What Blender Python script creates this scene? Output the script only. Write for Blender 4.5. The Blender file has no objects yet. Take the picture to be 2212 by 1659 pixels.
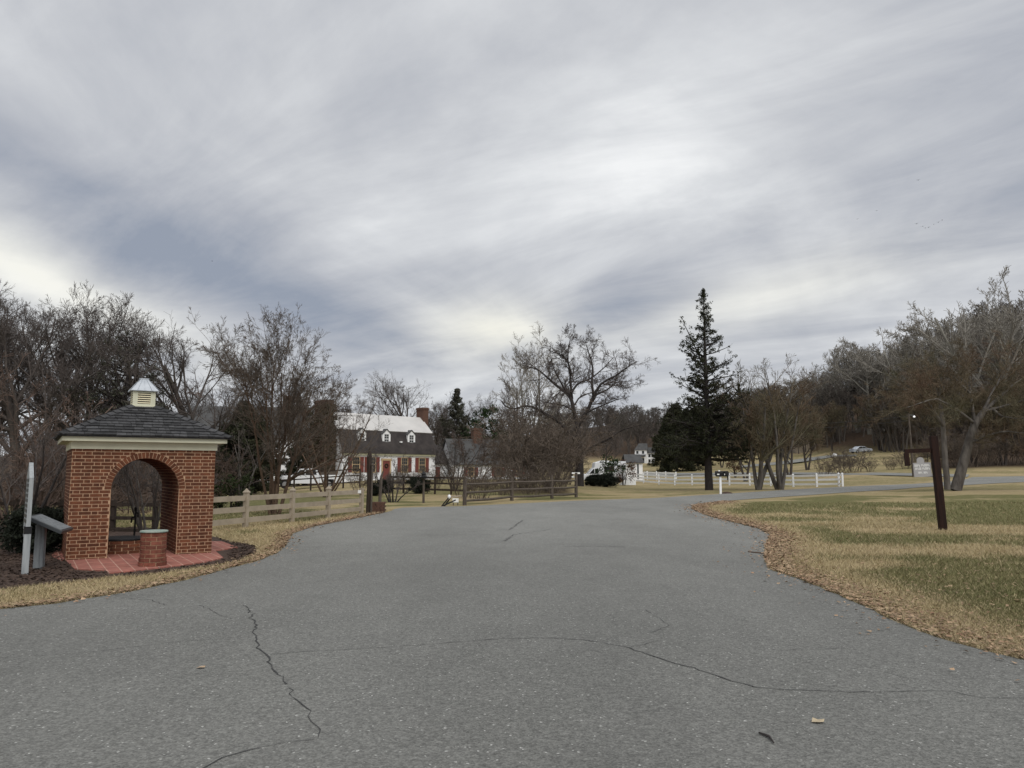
import bpy, math, random
import numpy as np
from mathutils import Vector, Matrix
from mathutils.geometry import delaunay_2d_cdt
R = math.radians
random.seed(5)
scn = bpy.context.scene
# ------------------------------------------------------------------ camera
F_PX = 1660.0; CX = 1106.0; CY = 829.5; HOR = 1020.0; EYE = 1.7
PITCH = math.atan((HOR - CY) / F_PX)
cam = bpy.data.objects.new('camera', bpy.data.cameras.new('camera'))
scn.collection.objects.link(cam); scn.camera = cam
cam.location = (0, 0, EYE); cam.rotation_euler = (math.pi/2 + PITCH, 0, 0)
cam.data.lens = 36*F_PX/2212; cam.data.sensor_width = 36; cam.data.clip_end = 3000
scn.render.resolution_x = 1024; scn.render.resolution_y = 768
scn.view_settings.view_transform = 'Standard'; scn.view_settings.look = 'None'
scn.view_settings.exposure = 0.22; scn.view_settings.gamma = 1.0
# ------------------------------------------------------------------ world: overcast sky
SUN_EL, SUN_AZ = R(48), R(148)     # azimuth clockwise from +Y: behind the camera, to its right
w = bpy.data.worlds.new('World'); scn.world = w; w.use_nodes = True
nt = w.node_tree; N = nt.nodes; Lk = nt.links; N.clear()
def nd(t, **k):
    n = N.new(t)
    for a, b in k.items(): setattr(n, a, b)
    return n
def mth(op, a, b=None, c=None, clamp=False):
    n = nd('ShaderNodeMath', operation=op); n.use_clamp = clamp
    for i, x in enumerate((a, b, c)):
        if x is None: continue
        if isinstance(x, (int, float)): n.inputs[i].default_value = x
        else: Lk.new(x, n.inputs[i])
    return n.outputs[0]
def rgbmix(f, a, b, bt='MIX'):
    n = nd('ShaderNodeMix', data_type='RGBA', blend_type=bt)
    for i, x in ((0, f), (6, a), (7, b)):
        if isinstance(x, (int, float)): n.inputs[i].default_value = x
        elif isinstance(x, tuple): n.inputs[i].default_value = (*x, 1)
        else: Lk.new(x, n.inputs[i])
    return n.outputs[2]
sky = nd('ShaderNodeTexSky', sky_type='NISHITA', sun_disc=False)
sky.sun_elevation = SUN_EL; sky.sun_rotation = SUN_AZ
tc = nd('ShaderNodeTexCoord'); sp = nd('ShaderNodeSeparateXYZ'); Lk.new(tc.outputs['Generated'], sp.inputs[0])
dx, dy, dz = sp.outputs
az = mth('ARCTAN2', dx, dy); el = mth('ARCSINE', dz)
den = mth('ADD', mth('MAXIMUM', dz, 0.0), 0.13)
cxy = nd('ShaderNodeCombineXYZ'); Lk.new(mth('DIVIDE', dx, den), cxy.inputs[0]); Lk.new(mth('DIVIDE', dy, den), cxy.inputs[1])
def wnoise(rot, sc, scale, detail, rough, dist=0.0, off=(0, 0, 0)):
    m = nd('ShaderNodeMapping'); m.vector_type = 'TEXTURE'; m.inputs['Rotation'].default_value = (0, 0, R(rot)); m.inputs['Scale'].default_value = (sc[0], sc[1], 1)
    m.inputs['Location'].default_value = off
    Lk.new(cxy.outputs[0], m.inputs[0])
    n = nd('ShaderNodeTexNoise'); Lk.new(m.outputs[0], n.inputs['Vector'])
    n.inputs['Scale'].default_value = scale; n.inputs['Detail'].default_value = detail
    n.inputs['Roughness'].default_value = rough; n.inputs['Distortion'].default_value = dist
    return n.outputs[0]
n1 = wnoise(-12, (1.0, 1.5), .95, 7, .55, .6)
n2 = wnoise(-38, (2.4, 1.0), 2.3, 10, .6, .5, (3, 1, 0))
n3 = wnoise(30, (1.0, 1.0), .5, 3, .5, .2, (7, 2, 0))
def px_dir(u, v):
    d = Vector(((u-CX), F_PX*math.cos(PITCH)-(CY-v)*math.sin(PITCH), F_PX*math.sin(PITCH)+(CY-v)*math.cos(PITCH))).normalized()
    return math.atan2(d.x, d.y), math.asin(d.z)
def blob(u, v, ru, rv, rot=0.0):
    a0, e0 = px_dir(u, v); c, s = math.cos(R(rot)), math.sin(R(rot)); k = 1/F_PX
    A = mth('SUBTRACT', az, a0); E = mth('SUBTRACT', el, e0)
    p = mth('ADD', mth('MULTIPLY', A, c/(ru*k)), mth('MULTIPLY', E, s/(ru*k)))
    q = mth('ADD', mth('MULTIPLY', A, -s/(rv*k)), mth('MULTIPLY', E, c/(rv*k)))
    r2 = mth('ADD', mth('MULTIPLY', p, p), mth('MULTIPLY', q, q))
    return mth('POWER', 2.718, mth('MULTIPLY', r2, -1.0))
base = mth('ADD', mth('MULTIPLY', mth('SUBTRACT', n1, .5), 1.3), .55)
base = mth('ADD', base, mth('MULTIPLY', mth('SUBTRACT', n2, .5), 1.0))
base = mth('ADD', base, mth('MULTIPLY', mth('SUBTRACT', n3, .5), .25))
for (u, v, ru, rv, rot, k) in ((1430, 230, 330, 130, 28, .17), (1300, 380, 420, 110, 20, .10), (330, 520, 480, 95, -24, -.42), (90, 340, 260, 160, 0, -.16),
                               (60, 590, 300, 42, -22, .42), (1330, 665, 190, 70, 12, -.42), (1065, 712, 120, 38, 0, .42), (1640, 640, 260, 40, 12, .28),
                               (700, 660, 240, 60, -12, -.22), (1900, 540, 420, 60, 14, -.18), (2150, 120, 260, 160, 20, -.14), (1960, 640, 260, 40, 16, .1)):
    base = mth('ADD', base, mth('MULTIPLY', blob(u, v, ru, rv, rot), k))
# unseen sky overhead and behind the camera is brightened to add light below
base = mth('ADD', base, mth('MULTIPLY', mth('SUBTRACT', mth('MAXIMUM', dz, .62), .62), 1.3))
base = mth('ADD', base, mth('MULTIPLY', mth('MAXIMUM', mth('MULTIPLY', dy, -1.0), 0.0), .25))
rp = nd('ShaderNodeValToRGB'); Lk.new(base, rp.inputs[0]); cr = rp.color_ramp
cr.elements[0].position = .02; cr.elements[0].color = (.29, .325, .395, 1)
cr.elements[1].position = 1.0; cr.elements[1].color = (.88, .89, .895, 1)
e = cr.elements.new(.30); e.color = (.425, .445, .492, 1)
e = cr.elements.new(.55); e.color = (.56, .575, .605, 1)
e = cr.elements.new(.75); e.color = (.68, .695, .715, 1)
col = rp.outputs[0]
warm = mth('ADD', mth('ADD', mth('MULTIPLY', blob(1065, 712, 170, 70), .9), mth('MULTIPLY', blob(60, 580, 380, 70, -22), .6)), mth('MULTIPLY', blob(1640, 640, 330, 60, 10), .5), clamp=True)
warm = mth('MULTIPLY', warm, base, clamp=True)
col = rgbmix(mth('MULTIPLY', warm, .8), col, (.93, .90, .76))
b1 = nd('ShaderNodeBackground'); Lk.new(sky.outputs[0], b1.inputs[0]); b1.inputs[1].default_value = .06
b2 = nd('ShaderNodeBackground'); Lk.new(col, b2.inputs[0]); b2.inputs[1].default_value = .92
mx = nd('ShaderNodeMixShader'); mx.inputs[0].default_value = .94
Lk.new(b1.outputs[0], mx.inputs[1]); Lk.new(b2.outputs[0], mx.inputs[2])
wo = nd('ShaderNodeOutputWorld'); Lk.new(mx.outputs[0], wo.inputs[0])
# one soft sun behind the cloud
sl = bpy.data.lights.new('sun', 'SUN'); sl.energy = 1.5; sl.angle = R(45); sl.color = (1, .97, .92)
so = bpy.data.objects.new('sun', sl); scn.collection.objects.link(so)
sd = Vector((math.sin(SUN_AZ)*math.cos(SUN_EL), math.cos(SUN_AZ)*math.cos(SUN_EL), math.sin(SUN_EL)))
so.rotation_euler = sd.to_track_quat('Z', 'Y').to_euler(); so.location = sd*100
# ------------------------------------------------------------------ terrain height
TU = np.array([-1500, -400, 600, 800, 1100, 1400, 1700, 1900, 2212, 2800, 4500.])
TY = np.array([0, 30, 45, 60, 75, 95, 120, 150, 180, 220, 260, 320, 400, 600, 900, 1500.])
TH = np.array([
 [0, 0, 0, 0, .1, .2, .4, .7, 1, 2, 3, 5, 8, 14, 20, 20],
 [0, 0, 0, 0, .1, .2, .4, .7, 1, 2, 3, 5, 8, 14, 20, 20],
 [0, 0, 0, 0, .1, .2, .5, .8, 1.2, 2, 3, 5, 8, 14, 20, 20],
 [0, 0, .1, .35, .8, 1, 1.2, 1.5, 2, 3, 4, 7, 10, 16, 22, 22],
 [0, 0, .15, .4, .7, .95, 1.2, 1.6, 2.2, 3.5, 5, 9, 16, 30, 34, 30],
 [0, 0, .15, .15, .1, .1, .9, 1.7, 2.9, 4.0, 4.4, 5.5, 20, 40, 44, 40],
 [0, 0, .15, .25, .3, .7, 1.6, 2.6, 4.0, 8, 14, 24, 34, 46, 48, 44],
 [0, 0, .2, .3, .6, 1.4, 2.8, 4.6, 6.6, 15, 26, 40, 48, 52, 52, 48],
 [0, 0, .3, .5, .9, 1.7, 3.6, 6.5, 13, 31, 48, 58, 62, 60, 60, 50],
 [0, 0, .3, .5, .9, 1.8, 5, 10, 20, 38, 52, 58, 60, 60, 60, 50],
 [0, 0, .3, .5, .9, 1.8, 5, 10, 20, 38, 52, 58, 60, 60, 60, 50]])
def hgt(X, Y):
    X = np.asarray(X, float); Y = np.asarray(Y, float)
    u = CX + 1671*X/np.maximum(Y, 25)
    yy = np.clip(Y, 0, 1499); u = np.clip(u, TU[0], TU[-1]-1)
    i = np.clip(np.searchsorted(TU, u, 'right')-1, 0, len(TU)-2); j = np.clip(np.searchsorted(TY, yy, 'right')-1, 0, len(TY)-2)
    a = (u-TU[i])/(TU[i+1]-TU[i]); b = (yy-TY[j])/(TY[j+1]-TY[j]); a = a*a*(3-2*a)
    return (TH[i, j]*(1-a)+TH[i+1, j]*a)*(1-b)+(TH[i, j+1]*(1-a)+TH[i+1, j+1]*a)*b
def H(x, y): return float(hgt(x, y))
def P(u, v, Y):                                    # a point of the place seen at (u, v), Y metres out
    d = (u-CX, F_PX*math.cos(PITCH)-(CY-v)*math.sin(PITCH), F_PX*math.sin(PITCH)+(CY-v)*math.cos(PITCH))
    k = Y/d[1]; return Vector((d[0]*k, Y, EYE+d[2]*k))
def GY(u, Y):
    x = (u-CX)/1671*Y; return Vector((x, Y, H(x, Y)))
def G(u, v):
    d = P(u, v, 1.0)-Vector((0, 0, EYE)); t = 1.0; last = t
    while t < 900:
        p = Vector((0, 0, EYE))+d*t
        if p.z < H(p.x, p.y): break
        last = t; t *= 1.01
    for _ in range(18):
        m = (last+t)/2; p = Vector((0, 0, EYE))+d*m
        if p.z < H(p.x, p.y): t = m
        else: last = m
    return Vector((d.x*t, t, H(d.x*t, t)))
# ------------------------------------------------------------------ materials
def mat(name, c, rough=.85, c2=None, scale=3.0, detail=5, bump=0.0, bscale=None, island=0.0, metal=0.0, stretch=None, emit=None, spec=.3, coord='Object', amt=1.0):
    m = bpy.data.materials.new(name); m.use_nodes = True; t = m.node_tree; b = t.nodes['Principled BSDF']
    b.inputs['Roughness'].default_value = rough; b.inputs['Metallic'].default_value = metal
    b.inputs['Specular IOR Level'].default_value = spec
    b.inputs['Base Color'].default_value = (*c, 1)
    co = t.nodes.new('ShaderNodeTexCoord'); mp = t.nodes.new('ShaderNodeMapping'); t.links.new(co.outputs[coord], mp.inputs[0])
    if stretch: mp.inputs['Scale'].default_value = stretch
    out = None
    if c2 is not None:
        n = t.nodes.new('ShaderNodeTexNoise'); n.inputs['Scale'].default_value = scale; n.inputs['Detail'].default_value = detail; n.inputs['Roughness'].default_value = .6
        t.links.new(mp.outputs[0], n.inputs['Vector'])
        r = t.nodes.new('ShaderNodeMapRange'); r.inputs[1].default_value = .35; r.inputs[2].default_value = .65; t.links.new(n.outputs[0], r.inputs[0])
        r.inputs[4].default_value = amt
        x = t.nodes.new('ShaderNodeMix'); x.data_type = 'RGBA'; x.inputs[6].default_value = (*c, 1); x.inputs[7].default_value = (*c2, 1)
        t.links.new(r.outputs[0], x.inputs[0]); out = x.outputs[2]
    if island > 0:
        g = t.nodes.new('ShaderNodeNewGeometry'); r = t.nodes.new('ShaderNodeMapRange'); t.links.new(g.outputs['Random Per Island'], r.inputs[0])
        r.inputs[3].default_value = 1-island; r.inputs[4].default_value = 1+island
        x = t.nodes.new('ShaderNodeVectorMath'); x.operation = 'SCALE'
        if out is None: x.inputs[0].default_value = c
        else: t.links.new(out, x.inputs[0])
        t.links.new(r.outputs[0], x.inputs['Scale']); out = x.outputs[0]
    if out is not None: t.links.new(out, b.inputs['Base Color'])
    if bump > 0:
        n = t.nodes.new('ShaderNodeTexNoise'); n.inputs['Scale'].default_value = bscale or scale*4; n.inputs['Detail'].default_value = 6
        t.links.new(mp.outputs[0], n.inputs['Vector']); bp = t.nodes.new('ShaderNodeBump'); bp.inputs['Strength'].default_value = bump; bp.inputs['Distance'].default_value = .02
        t.links.new(n.outputs[0], bp.inputs['Height']); t.links.new(bp.outputs[0], b.inputs['Normal'])
    if emit: b.inputs['Emission Color'].default_value = (*emit[0], 1); b.inputs['Emission Strength'].default_value = emit[1]
    return m
M = {}
M['brick'] = mat('brick', (.145, .052, .025), c2=(.085, .03, .016), scale=9, island=.32, bump=.3, bscale=60)
M['brick2'] = mat('brick_worn', (.21, .075, .05), c2=(.13, .04, .026), scale=9, island=.25, bump=.3, bscale=60)
M['mortar'] = mat('mortar', (.50, .33, .21), c2=(.39, .25, .16), scale=14, bump=.2)
M['cream'] = mat('cream_paint', (.62, .61, .47), c2=(.55, .54, .41), scale=4, rough=.6)
M['louvre'] = mat('louvre_paint', (.82, .74, .52), rough=.6)
M['shingle'] = mat('cedar_shingle', (.062, .062, .064), c2=(.035, .035, .038), scale=12, island=.45, bump=.4, stretch=(1, 1, 1))
M['tin'] = mat('tin', (.5, .53, .57), rough=.45, metal=.35, c2=(.4, .43, .47), scale=6)
M['paver'] = None
M['copper'] = mat('verdigris_cap', (.2, .29, .26), c2=(.35, .36, .32), scale=7, rough=.7)
M['iron'] = mat('black_iron', (.012, .012, .013), rough=.5)
M['greywood'] = mat('grey_wood', (.22, .235, .245), c2=(.12, .13, .14), scale=3, stretch=(6, 6, .6), bump=.3)
M['palegrey'] = mat('pale_grey_wood', (.36, .38, .39), c2=(.25, .27, .28), scale=3, stretch=(6, 6, .6), bump=.2)
M['slate'] = mat('dark_panel', (.045, .05, .055), rough=.4)
M['tan'] = mat('tan_rail', (.36, .305, .235), c2=(.28, .235, .18), scale=3, rough=.6)
M['oldwood'] = mat('old_wood', (.115, .095, .078), c2=(.06, .048, .04), scale=3, stretch=(5, 5, 1), bump=.4)
M['darkwood'] = mat('dark_wood', (.05, .036, .028), c2=(.028, .02, .016), scale=3, stretch=(5, 5, 1), bump=.3)
M['redwood'] = mat('stained_timber', (.026, .009, .005), c2=(.011, .004, .003), scale=2.5, stretch=(6, 6, .8), bump=.3)
M['white'] = mat('white_paint', (.86, .87, .88), c2=(.78, .79, .8), scale=2, rough=.5)
M['whitewall'] = mat('whitewashed_wall', (.84, .85, .87), c2=(.72, .73, .75), scale=.7, detail=8, rough=.8, bump=.2, bscale=12)
M['rooflight'] = mat('pale_metal_roof', (.58, .565, .55), c2=(.5, .49, .48), scale=.6, rough=.45, stretch=(1, 1, 1))
M['roofdark'] = mat('dark_shingle_roof', (.055, .047, .045), c2=(.028, .024, .024), scale=1.2, detail=8, bump=.4, bscale=9)
M['roofgrey'] = mat('grey_roof', (.085, .085, .085), c2=(.055, .055, .056), scale=1, bump=.3)
M['shutter'] = mat('red_shutter', (.17, .05, .04), rough=.6)
M['trim'] = mat('ochre_trim', (.46, .34, .2), rough=.6)
M['glass'] = mat('window_glass', (.02, .022, .022), rough=.12, spec=.6)
M['chim'] = mat('chimney_brick', (.13, .07, .05), c2=(.09, .05, .036), scale=6, bump=.3)
M['ivy'] = mat('dry_ivy', (.10, .065, .04), c2=(.05, .05, .025), scale=2, island=.4)
M['bark'] = mat('grey_brown_bark', (.085, .07, .062), c2=(.05, .042, .037), scale=4, stretch=(3, 3, 1), bump=.5)
M['barkdark'] = mat('dark_bark', (.045, .038, .036), c2=(.026, .022, .021), scale=4, stretch=(3, 3, 1), bump=.5)
M['barkbrown'] = mat('brown_bark', (.12, .078, .052), c2=(.075, .048, .033), scale=4, stretch=(3, 3, 1), bump=.4)
M['barkmoss'] = mat('mossy_bark', (.082, .082, .05), c2=(.05, .046, .034), scale=.5, island=.2)
M['barkpale'] = mat('pale_bark', (.30, .285, .25), c2=(.13, .12, .10), scale=1.2, stretch=(1, 1, .4))
M['barkpalegrey'] = mat('light_grey_bark', (.15, .135, .12), c2=(.06, .052, .046), scale=1.6, stretch=(2, 2, .6), bump=.4)
M['twig'] = mat('twig', (.13, .105, .094), island=.25)
M['twigdark'] = mat('dark_twig', (.10, .084, .077), island=.25)
M['twigred'] = mat('russet_twig', (.115, .08, .064), island=.3)
M['twigbrown'] = mat('brown_twig', (.112, .088, .07), island=.3)
M['twigmoss'] = mat('mossy_twig', (.115, .108, .066), c2=(.13, .082, .055), scale=.25, island=.3)
M['twigpale'] = mat('pale_twig', (.27, .25, .22), island=.25)
M['twigfar'] = mat('far_twig', (.12, .1, .09), c2=(.09, .08, .066), scale=.03, island=.25)
M['cedar'] = mat('cedar_foliage', (.022, .027, .012), c2=(.034, .034, .016), scale=.8, island=.4)
M['fir'] = mat('fir_foliage', (.055, .06, .042), c2=(.05, .044, .032), scale=.8, island=.4)
M['holly'] = mat('broad_foliage', (.028, .045, .018), c2=(.018, .03, .014), scale=.8, island=.4, rough=.85, spec=.1)
M['box'] = mat('boxwood_foliage', (.013, .017, .010), island=.4)
M['green'] = mat('green_foliage', (.045, .062, .02), c2=(.03, .04, .016), scale=.8, island=.4)
M['russet'] = mat('russet_foliage', (.10, .045, .028), c2=(.05, .04, .02), scale=1, island=.4)
M['carwhite'] = mat('white_car_paint', (.72, .74, .77), rough=.25, spec=.5)
M['carsilver'] = mat('silver_car_paint', (.42, .45, .5), rough=.25, spec=.6, metal=.3)
M['tyre'] = mat('tyre_rubber', (.015, .015, .016), rough=.8)
M['rim'] = mat('wheel_rim', (.35, .35, .36), rough=.35, metal=.6)
M['blackplastic'] = mat('black_plastic', (.012, .012, .013), rough=.45)
M['signgrey'] = mat('grey_sign_board', (.38, .37, .37), c2=(.33, .32, .325), scale=3, rough=.6)
M['letter'] = mat('white_letters', (.82, .82, .8), rough=.5)
M['mulch'] = mat('mulch', (.045, .028, .022), c2=(.085, .055, .04), scale=9, bump=1.0, bscale=40)
M['leaf'] = mat('fallen_leaf', (.22, .13, .08), c2=(.36, .26, .17), scale=2.5, island=.45)
M['straw'] = mat('dead_grass', (.45, .365, .225), c2=(.36, .29, .165), scale=.5, island=.3)
M['blade'] = mat('green_grass', (.135, .135, .055), c2=(.2, .18, .085), scale=.6, island=.35)
M['palegroundleaf'] = mat('pale_leaf', (.42, .35, .24))
M['crack'] = mat('crack_fill', (.045, .045, .046), rough=.95)
M['ridgestone'] = mat('stone_base', (.3, .29, .27))
def lamp_mat():
    return mat('lamp_glow', (.9, .9, .9), emit=((1, 1, 1), .6))
M['glow'] = lamp_mat()
# ------------------------------------------------------------------ helpers
C = scn.collection
class MB:
    def __init__(s): s.v = []; s.f = []
    def add(s, vs, fs, X=None):
        o = len(s.v)
        for p in vs: s.v.append(tuple(X @ Vector(p)) if X is not None else tuple(p))
        for f in fs: s.f.append(tuple(i+o for i in f))
        return s
    def box(s, x0, y0, z0, x1, y1, z1, X=None):
        return s.add([(x0, y0, z0), (x1, y0, z0), (x1, y1, z0), (x0, y1, z0), (x0, y0, z1), (x1, y0, z1), (x1, y1, z1), (x0, y1, z1)],
                     [(0, 3, 2, 1), (4, 5, 6, 7), (0, 1, 5, 4), (1, 2, 6, 5), (2, 3, 7, 6), (3, 0, 4, 7)], X)
    def bar(s, a, b, wy, wz, up=(0, 0, 1)):
        a = Vector(a); b = Vector(b); d = b-a; L = d.length; d.normalize(); u = Vector(up)
        sx = d.cross(u); sx = sx.normalized() if sx.length > 1e-4 else Vector((1, 0, 0)); sz = sx.cross(d).normalized()
        X = Matrix(((d.x, sx.x, sz.x, a.x), (d.y, sx.y, sz.y, a.y), (d.z, sx.z, sz.z, a.z), (0, 0, 0, 1)))
        return s.box(0, -wy/2, -wz/2, L, wy/2, wz/2, X)
    def lathe(s, prof, k=16, X=None):            # prof: (r, z) from bottom to top
        vs = []; fs = []
        for r, z in prof:
            for i in range(k): a = 2*math.pi*i/k; vs.append((r*math.cos(a), r*math.sin(a), z))
        for j in range(len(prof)-1):
            for i in range(k): fs.append((j*k+i, j*k+(i+1) % k, (j+1)*k+(i+1) % k, (j+1)*k+i))
        fs.append(tuple(range(k-1, -1, -1))); fs.append(tuple((len(prof)-1)*k+i for i in range(k)))
        return s.add(vs, fs, X)
    def rod(s, a, b, r0, r1=None, k=8):
        a = Vector(a); b = Vector(b); r1 = r0 if r1 is None else r1
        X = Matrix.Translation(a) @ (b-a).to_track_quat('Z', 'Y').to_matrix().to_4x4()
        return s.lathe([(r0, 0), (r1, (b-a).length)], k, X)
    def prism(s, poly, y0, y1, X=None):          # poly in x,z extruded along y
        n = len(poly); vs = [(x, y0, z) for x, z in poly]+[(x, y1, z) for x, z in poly]
        fs = [tuple(range(n)), tuple(range(2*n-1, n-1, -1))]+[(i, i+n, (i+1) % n+n, (i+1) % n) for i in range(n)]
        return s.add(vs, fs, X)
    def build(s, name, m, parent=None, smooth=False, bevel=0.0):
        me = bpy.data.meshes.new(name); me.from_pydata(s.v, [], s.f); me.materials.append(m if not isinstance(m, str) else M[m])
        o = bpy.data.objects.new(name, me); C.objects.link(o); o.parent = parent
        if smooth:
            for p in me.polygons: p.use_smooth = True
        if bevel > 0:
            b = o.modifiers.new('b', 'BEVEL'); b.width = bevel; b.segments = 2; b.limit_method = 'ANGLE'
        return o
def npmesh(name, V, Q, m, parent=None):
    me = bpy.data.meshes.new(name); k = Q.shape[1]
    me.vertices.add(len(V)); me.vertices.foreach_set('co', np.ascontiguousarray(V, np.float32).ravel())
    me.loops.add(Q.size); me.loops.foreach_set('vertex_index', np.ascontiguousarray(Q, np.int32).ravel())
    me.polygons.add(len(Q)); me.polygons.foreach_set('loop_start', np.arange(0, Q.size, k, dtype=np.int32))
    me.update(calc_edges=True); me.materials.append(M[m] if isinstance(m, str) else m)
    o = bpy.data.objects.new(name, me); C.objects.link(o); o.parent = parent
    return o
def tag(o, label=None, cat=None, group=None, kind=None):
    if label: o['label'] = label
    if cat: o['category'] = cat
    if group: o['group'] = group
    if kind: o['kind'] = kind
    return o
def thing(name, label, cat, loc=(0, 0, 0), rz=0.0, group=None):
    o = bpy.data.objects.new(name, None); C.objects.link(o); o.location = loc; o.rotation_euler = (0, 0, rz); o.empty_display_size = .3
    return tag(o, label, cat, group)
def copy_tree(o, parent=None):
    c = o.copy(); C.objects.link(c); c.parent = parent
    for ch in list(o.children): copy_tree(ch, c)
    return c
def again(proto, loc, rz=0.0, s=1.0, label=None, group=None):
    c = copy_tree(proto); c.location = loc; c.rotation_euler = (0, 0, rz); c.scale = (s, s, s) if not isinstance(s, tuple) else s
    if label: c['label'] = label
    if group: c['group'] = group
    return c
# ------------------------------------------------------------------ ground, roads
rs = np.random.RandomState(11)
def vnoise(x, y, s, seed=0):
    x = np.asarray(x)*s+seed*17.3; y = np.asarray(y)*s+seed*9.1
    xi = np.floor(x).astype(np.int64); yi = np.floor(y).astype(np.int64); fx = x-xi; fy = y-yi; fx = fx*fx*(3-2*fx); fy = fy*fy*(3-2*fy)
    def h(a, b):
        n = (a*374761393+b*668265263+seed*1442695041) & 0x7fffffff; n = ((n ^ (n >> 13))*1274126177) & 0x7fffffff
        return ((n ^ (n >> 16)) & 0xffff)/65535.0
    return (h(xi, yi)*(1-fx)+h(xi+1, yi)*fx)*(1-fy)+(h(xi, yi+1)*(1-fx)+h(xi+1, yi+1)*fx)*fy
def fbm(x, y, s, seed=0, o=4):
    t = 0; a = .5
    for k in range(o): t = t+a*vnoise(x, y, s*2**k, seed+k); a *= .5
    return t/(1-.5**o)
def sm(a, b, x): t = np.clip((x-a)/(b-a), 0, 1); return t*t*(3-2*t)
def inside(poly, x, y):
    x = np.asarray(x); y = np.asarray(y); c = np.zeros(x.shape, bool); n = len(poly)
    for i in range(n):
        x0, y0 = poly[i]; x1, y1 = poly[(i+1) % n]
        if y0 == y1: continue
        t = ((y0 > y) != (y1 > y)) & (x < (x1-x0)*(y-y0)/(y1-y0)+x0); c ^= t
    return c
def dist_poly(poly, x, y):
    d = np.full(np.shape(x), 1e9); n = len(poly)
    for i in range(n):
        a = np.array(poly[i]); b = np.array(poly[(i+1) % n]); ab = b-a; L = max(ab @ ab, 1e-9)
        t = np.clip(((x-a[0])*ab[0]+(y-a[1])*ab[1])/L, 0, 1)
        d = np.minimum(d, np.hypot(x-a[0]-t*ab[0], y-a[1]-t*ab[1]))
    return d
def densify(pts, step=.5, jit=0.0, close=True):
    out = []; n = len(pts)
    for i in range(n if close else n-1):
        a = Vector(pts[i][:2]); b = Vector(pts[(i+1) % n][:2]); k = max(1, min(60, int((b-a).length/step)))
        for j in range(k):
            p = a.lerp(b, j/k)
            if jit and j: p += Vector((random.uniform(-jit, jit), random.uniform(-jit, jit)))
            out.append((p.x, p.y))
    if not close: out.append(tuple(pts[-1][:2]))
    return out
def drape(name, poly, m, off=.012, step=1.5, kind='structure'):
    n = len(poly); pa = np.array(poly); lo = pa.min(0); hi = pa.max(0)
    gx, gy = np.meshgrid(np.arange(lo[0], hi[0], step), np.arange(lo[1], hi[1], step)); gx = gx.ravel(); gy = gy.ravel()
    k = inside(poly, gx, gy) & (dist_poly(poly, gx, gy) > .25*step)
    vs = [Vector(p) for p in poly]+[Vector((a, b)) for a, b in zip(gx[k], gy[k])]
    r = delaunay_2d_cdt(vs, [(i, (i+1) % n) for i in range(n)], [], 1, 1e-5)
    V = np.array([(p.x, p.y) for p in r[0]]); F = [tuple(f) for f in r[2]]
    cen = np.array([V[list(f)].mean(0) for f in F]); ok = inside(poly, cen[:, 0], cen[:, 1]); F = [f for f, o in zip(F, ok) if o]
    z = hgt(V[:, 0], V[:, 1])+off+np.maximum(V[:, 1]-30, 0)*.0004
    me = bpy.data.meshes.new(name); me.from_pydata(np.column_stack([V, z]).tolist(), [], F); me.materials.append(M[m] if isinstance(m, str) else m)
    me.validate(); o = bpy.data.objects.new(name, me); C.objects.link(o); o['kind'] = kind
    return o
left_edge = [(0, 1318), (120, 1306), (250, 1285), (400, 1255), (480, 1233), (560, 1212), (600, 1195), (617, 1180), (622, 1168), (632, 1153), (680, 1138), (760, 1122), (805, 1113), (830, 1108)]
far_edge = [(846, 1104), (852, 1100), (870, 1097), (930, 1095.5), (1000, 1094), (1100, 1089), (1245, 1082), (1400, 1077), (1500, 1071), (1560, 1067.5), (1700, 1058.5), (1820, 1052), (1970, 1046), (2050, 1041), (2090, 1035), (2100, 1031), (2212, 1029), (2420, 1026)]
near_edge = [(2420, 1034), (2212, 1042), (2090, 1048), (1990, 1053), (1860, 1062), (1700, 1073), (1560, 1083), (1500, 1092), (1493, 1099), (1520, 1112), (1580, 1128), (1640, 1143), (1664, 1157), (1656, 1175), (1651, 1200), (1662, 1230), (1720, 1250), (1840, 1300), (1960, 1355), (2080, 1395), (2212, 1428)]
to2 = lambda L: [tuple(G(u, v)[:2]) for u, v in L]
LE, FE, NE = to2(left_edge), to2(far_edge), to2(near_edge)
a0 = Vector(LE[0]); ad = (a0-Vector(LE[1])).normalized(); b0 = Vector(NE[-1]); bd = (b0-Vector(NE[-2])).normalized()
LE = [tuple(a0+ad*25)]+LE; NE = NE+[tuple(b0+bd*6), tuple(b0+bd*6+Vector((4, -14)))]
LEd, NEd = densify(LE, .25, .035, False), densify(NE, .25, .04, False)
ROAD = LEd+FE+NEd+[(-30, -16)]
# far road behind the white fence and drive up to the hillside
ROAD2 = to2([(1250, 1031), (1400, 1027.5), (1600, 1025.6), (1700, 1025.6), (1900, 1027.5), (2060, 1031), (2090, 1031.5)])+to2([(2095, 1026), (1900, 1022), (1700, 1021.3), (1600, 1021.8), (1400, 1023), (1250, 1024)])
DRIVE = to2([(1600, 1011), (1690, 1004), (1760, 995), (1800, 988), (1850, 986)])+to2([(1850, 983), (1795, 984), (1745, 990), (1680, 999), (1600, 1007)])
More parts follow.
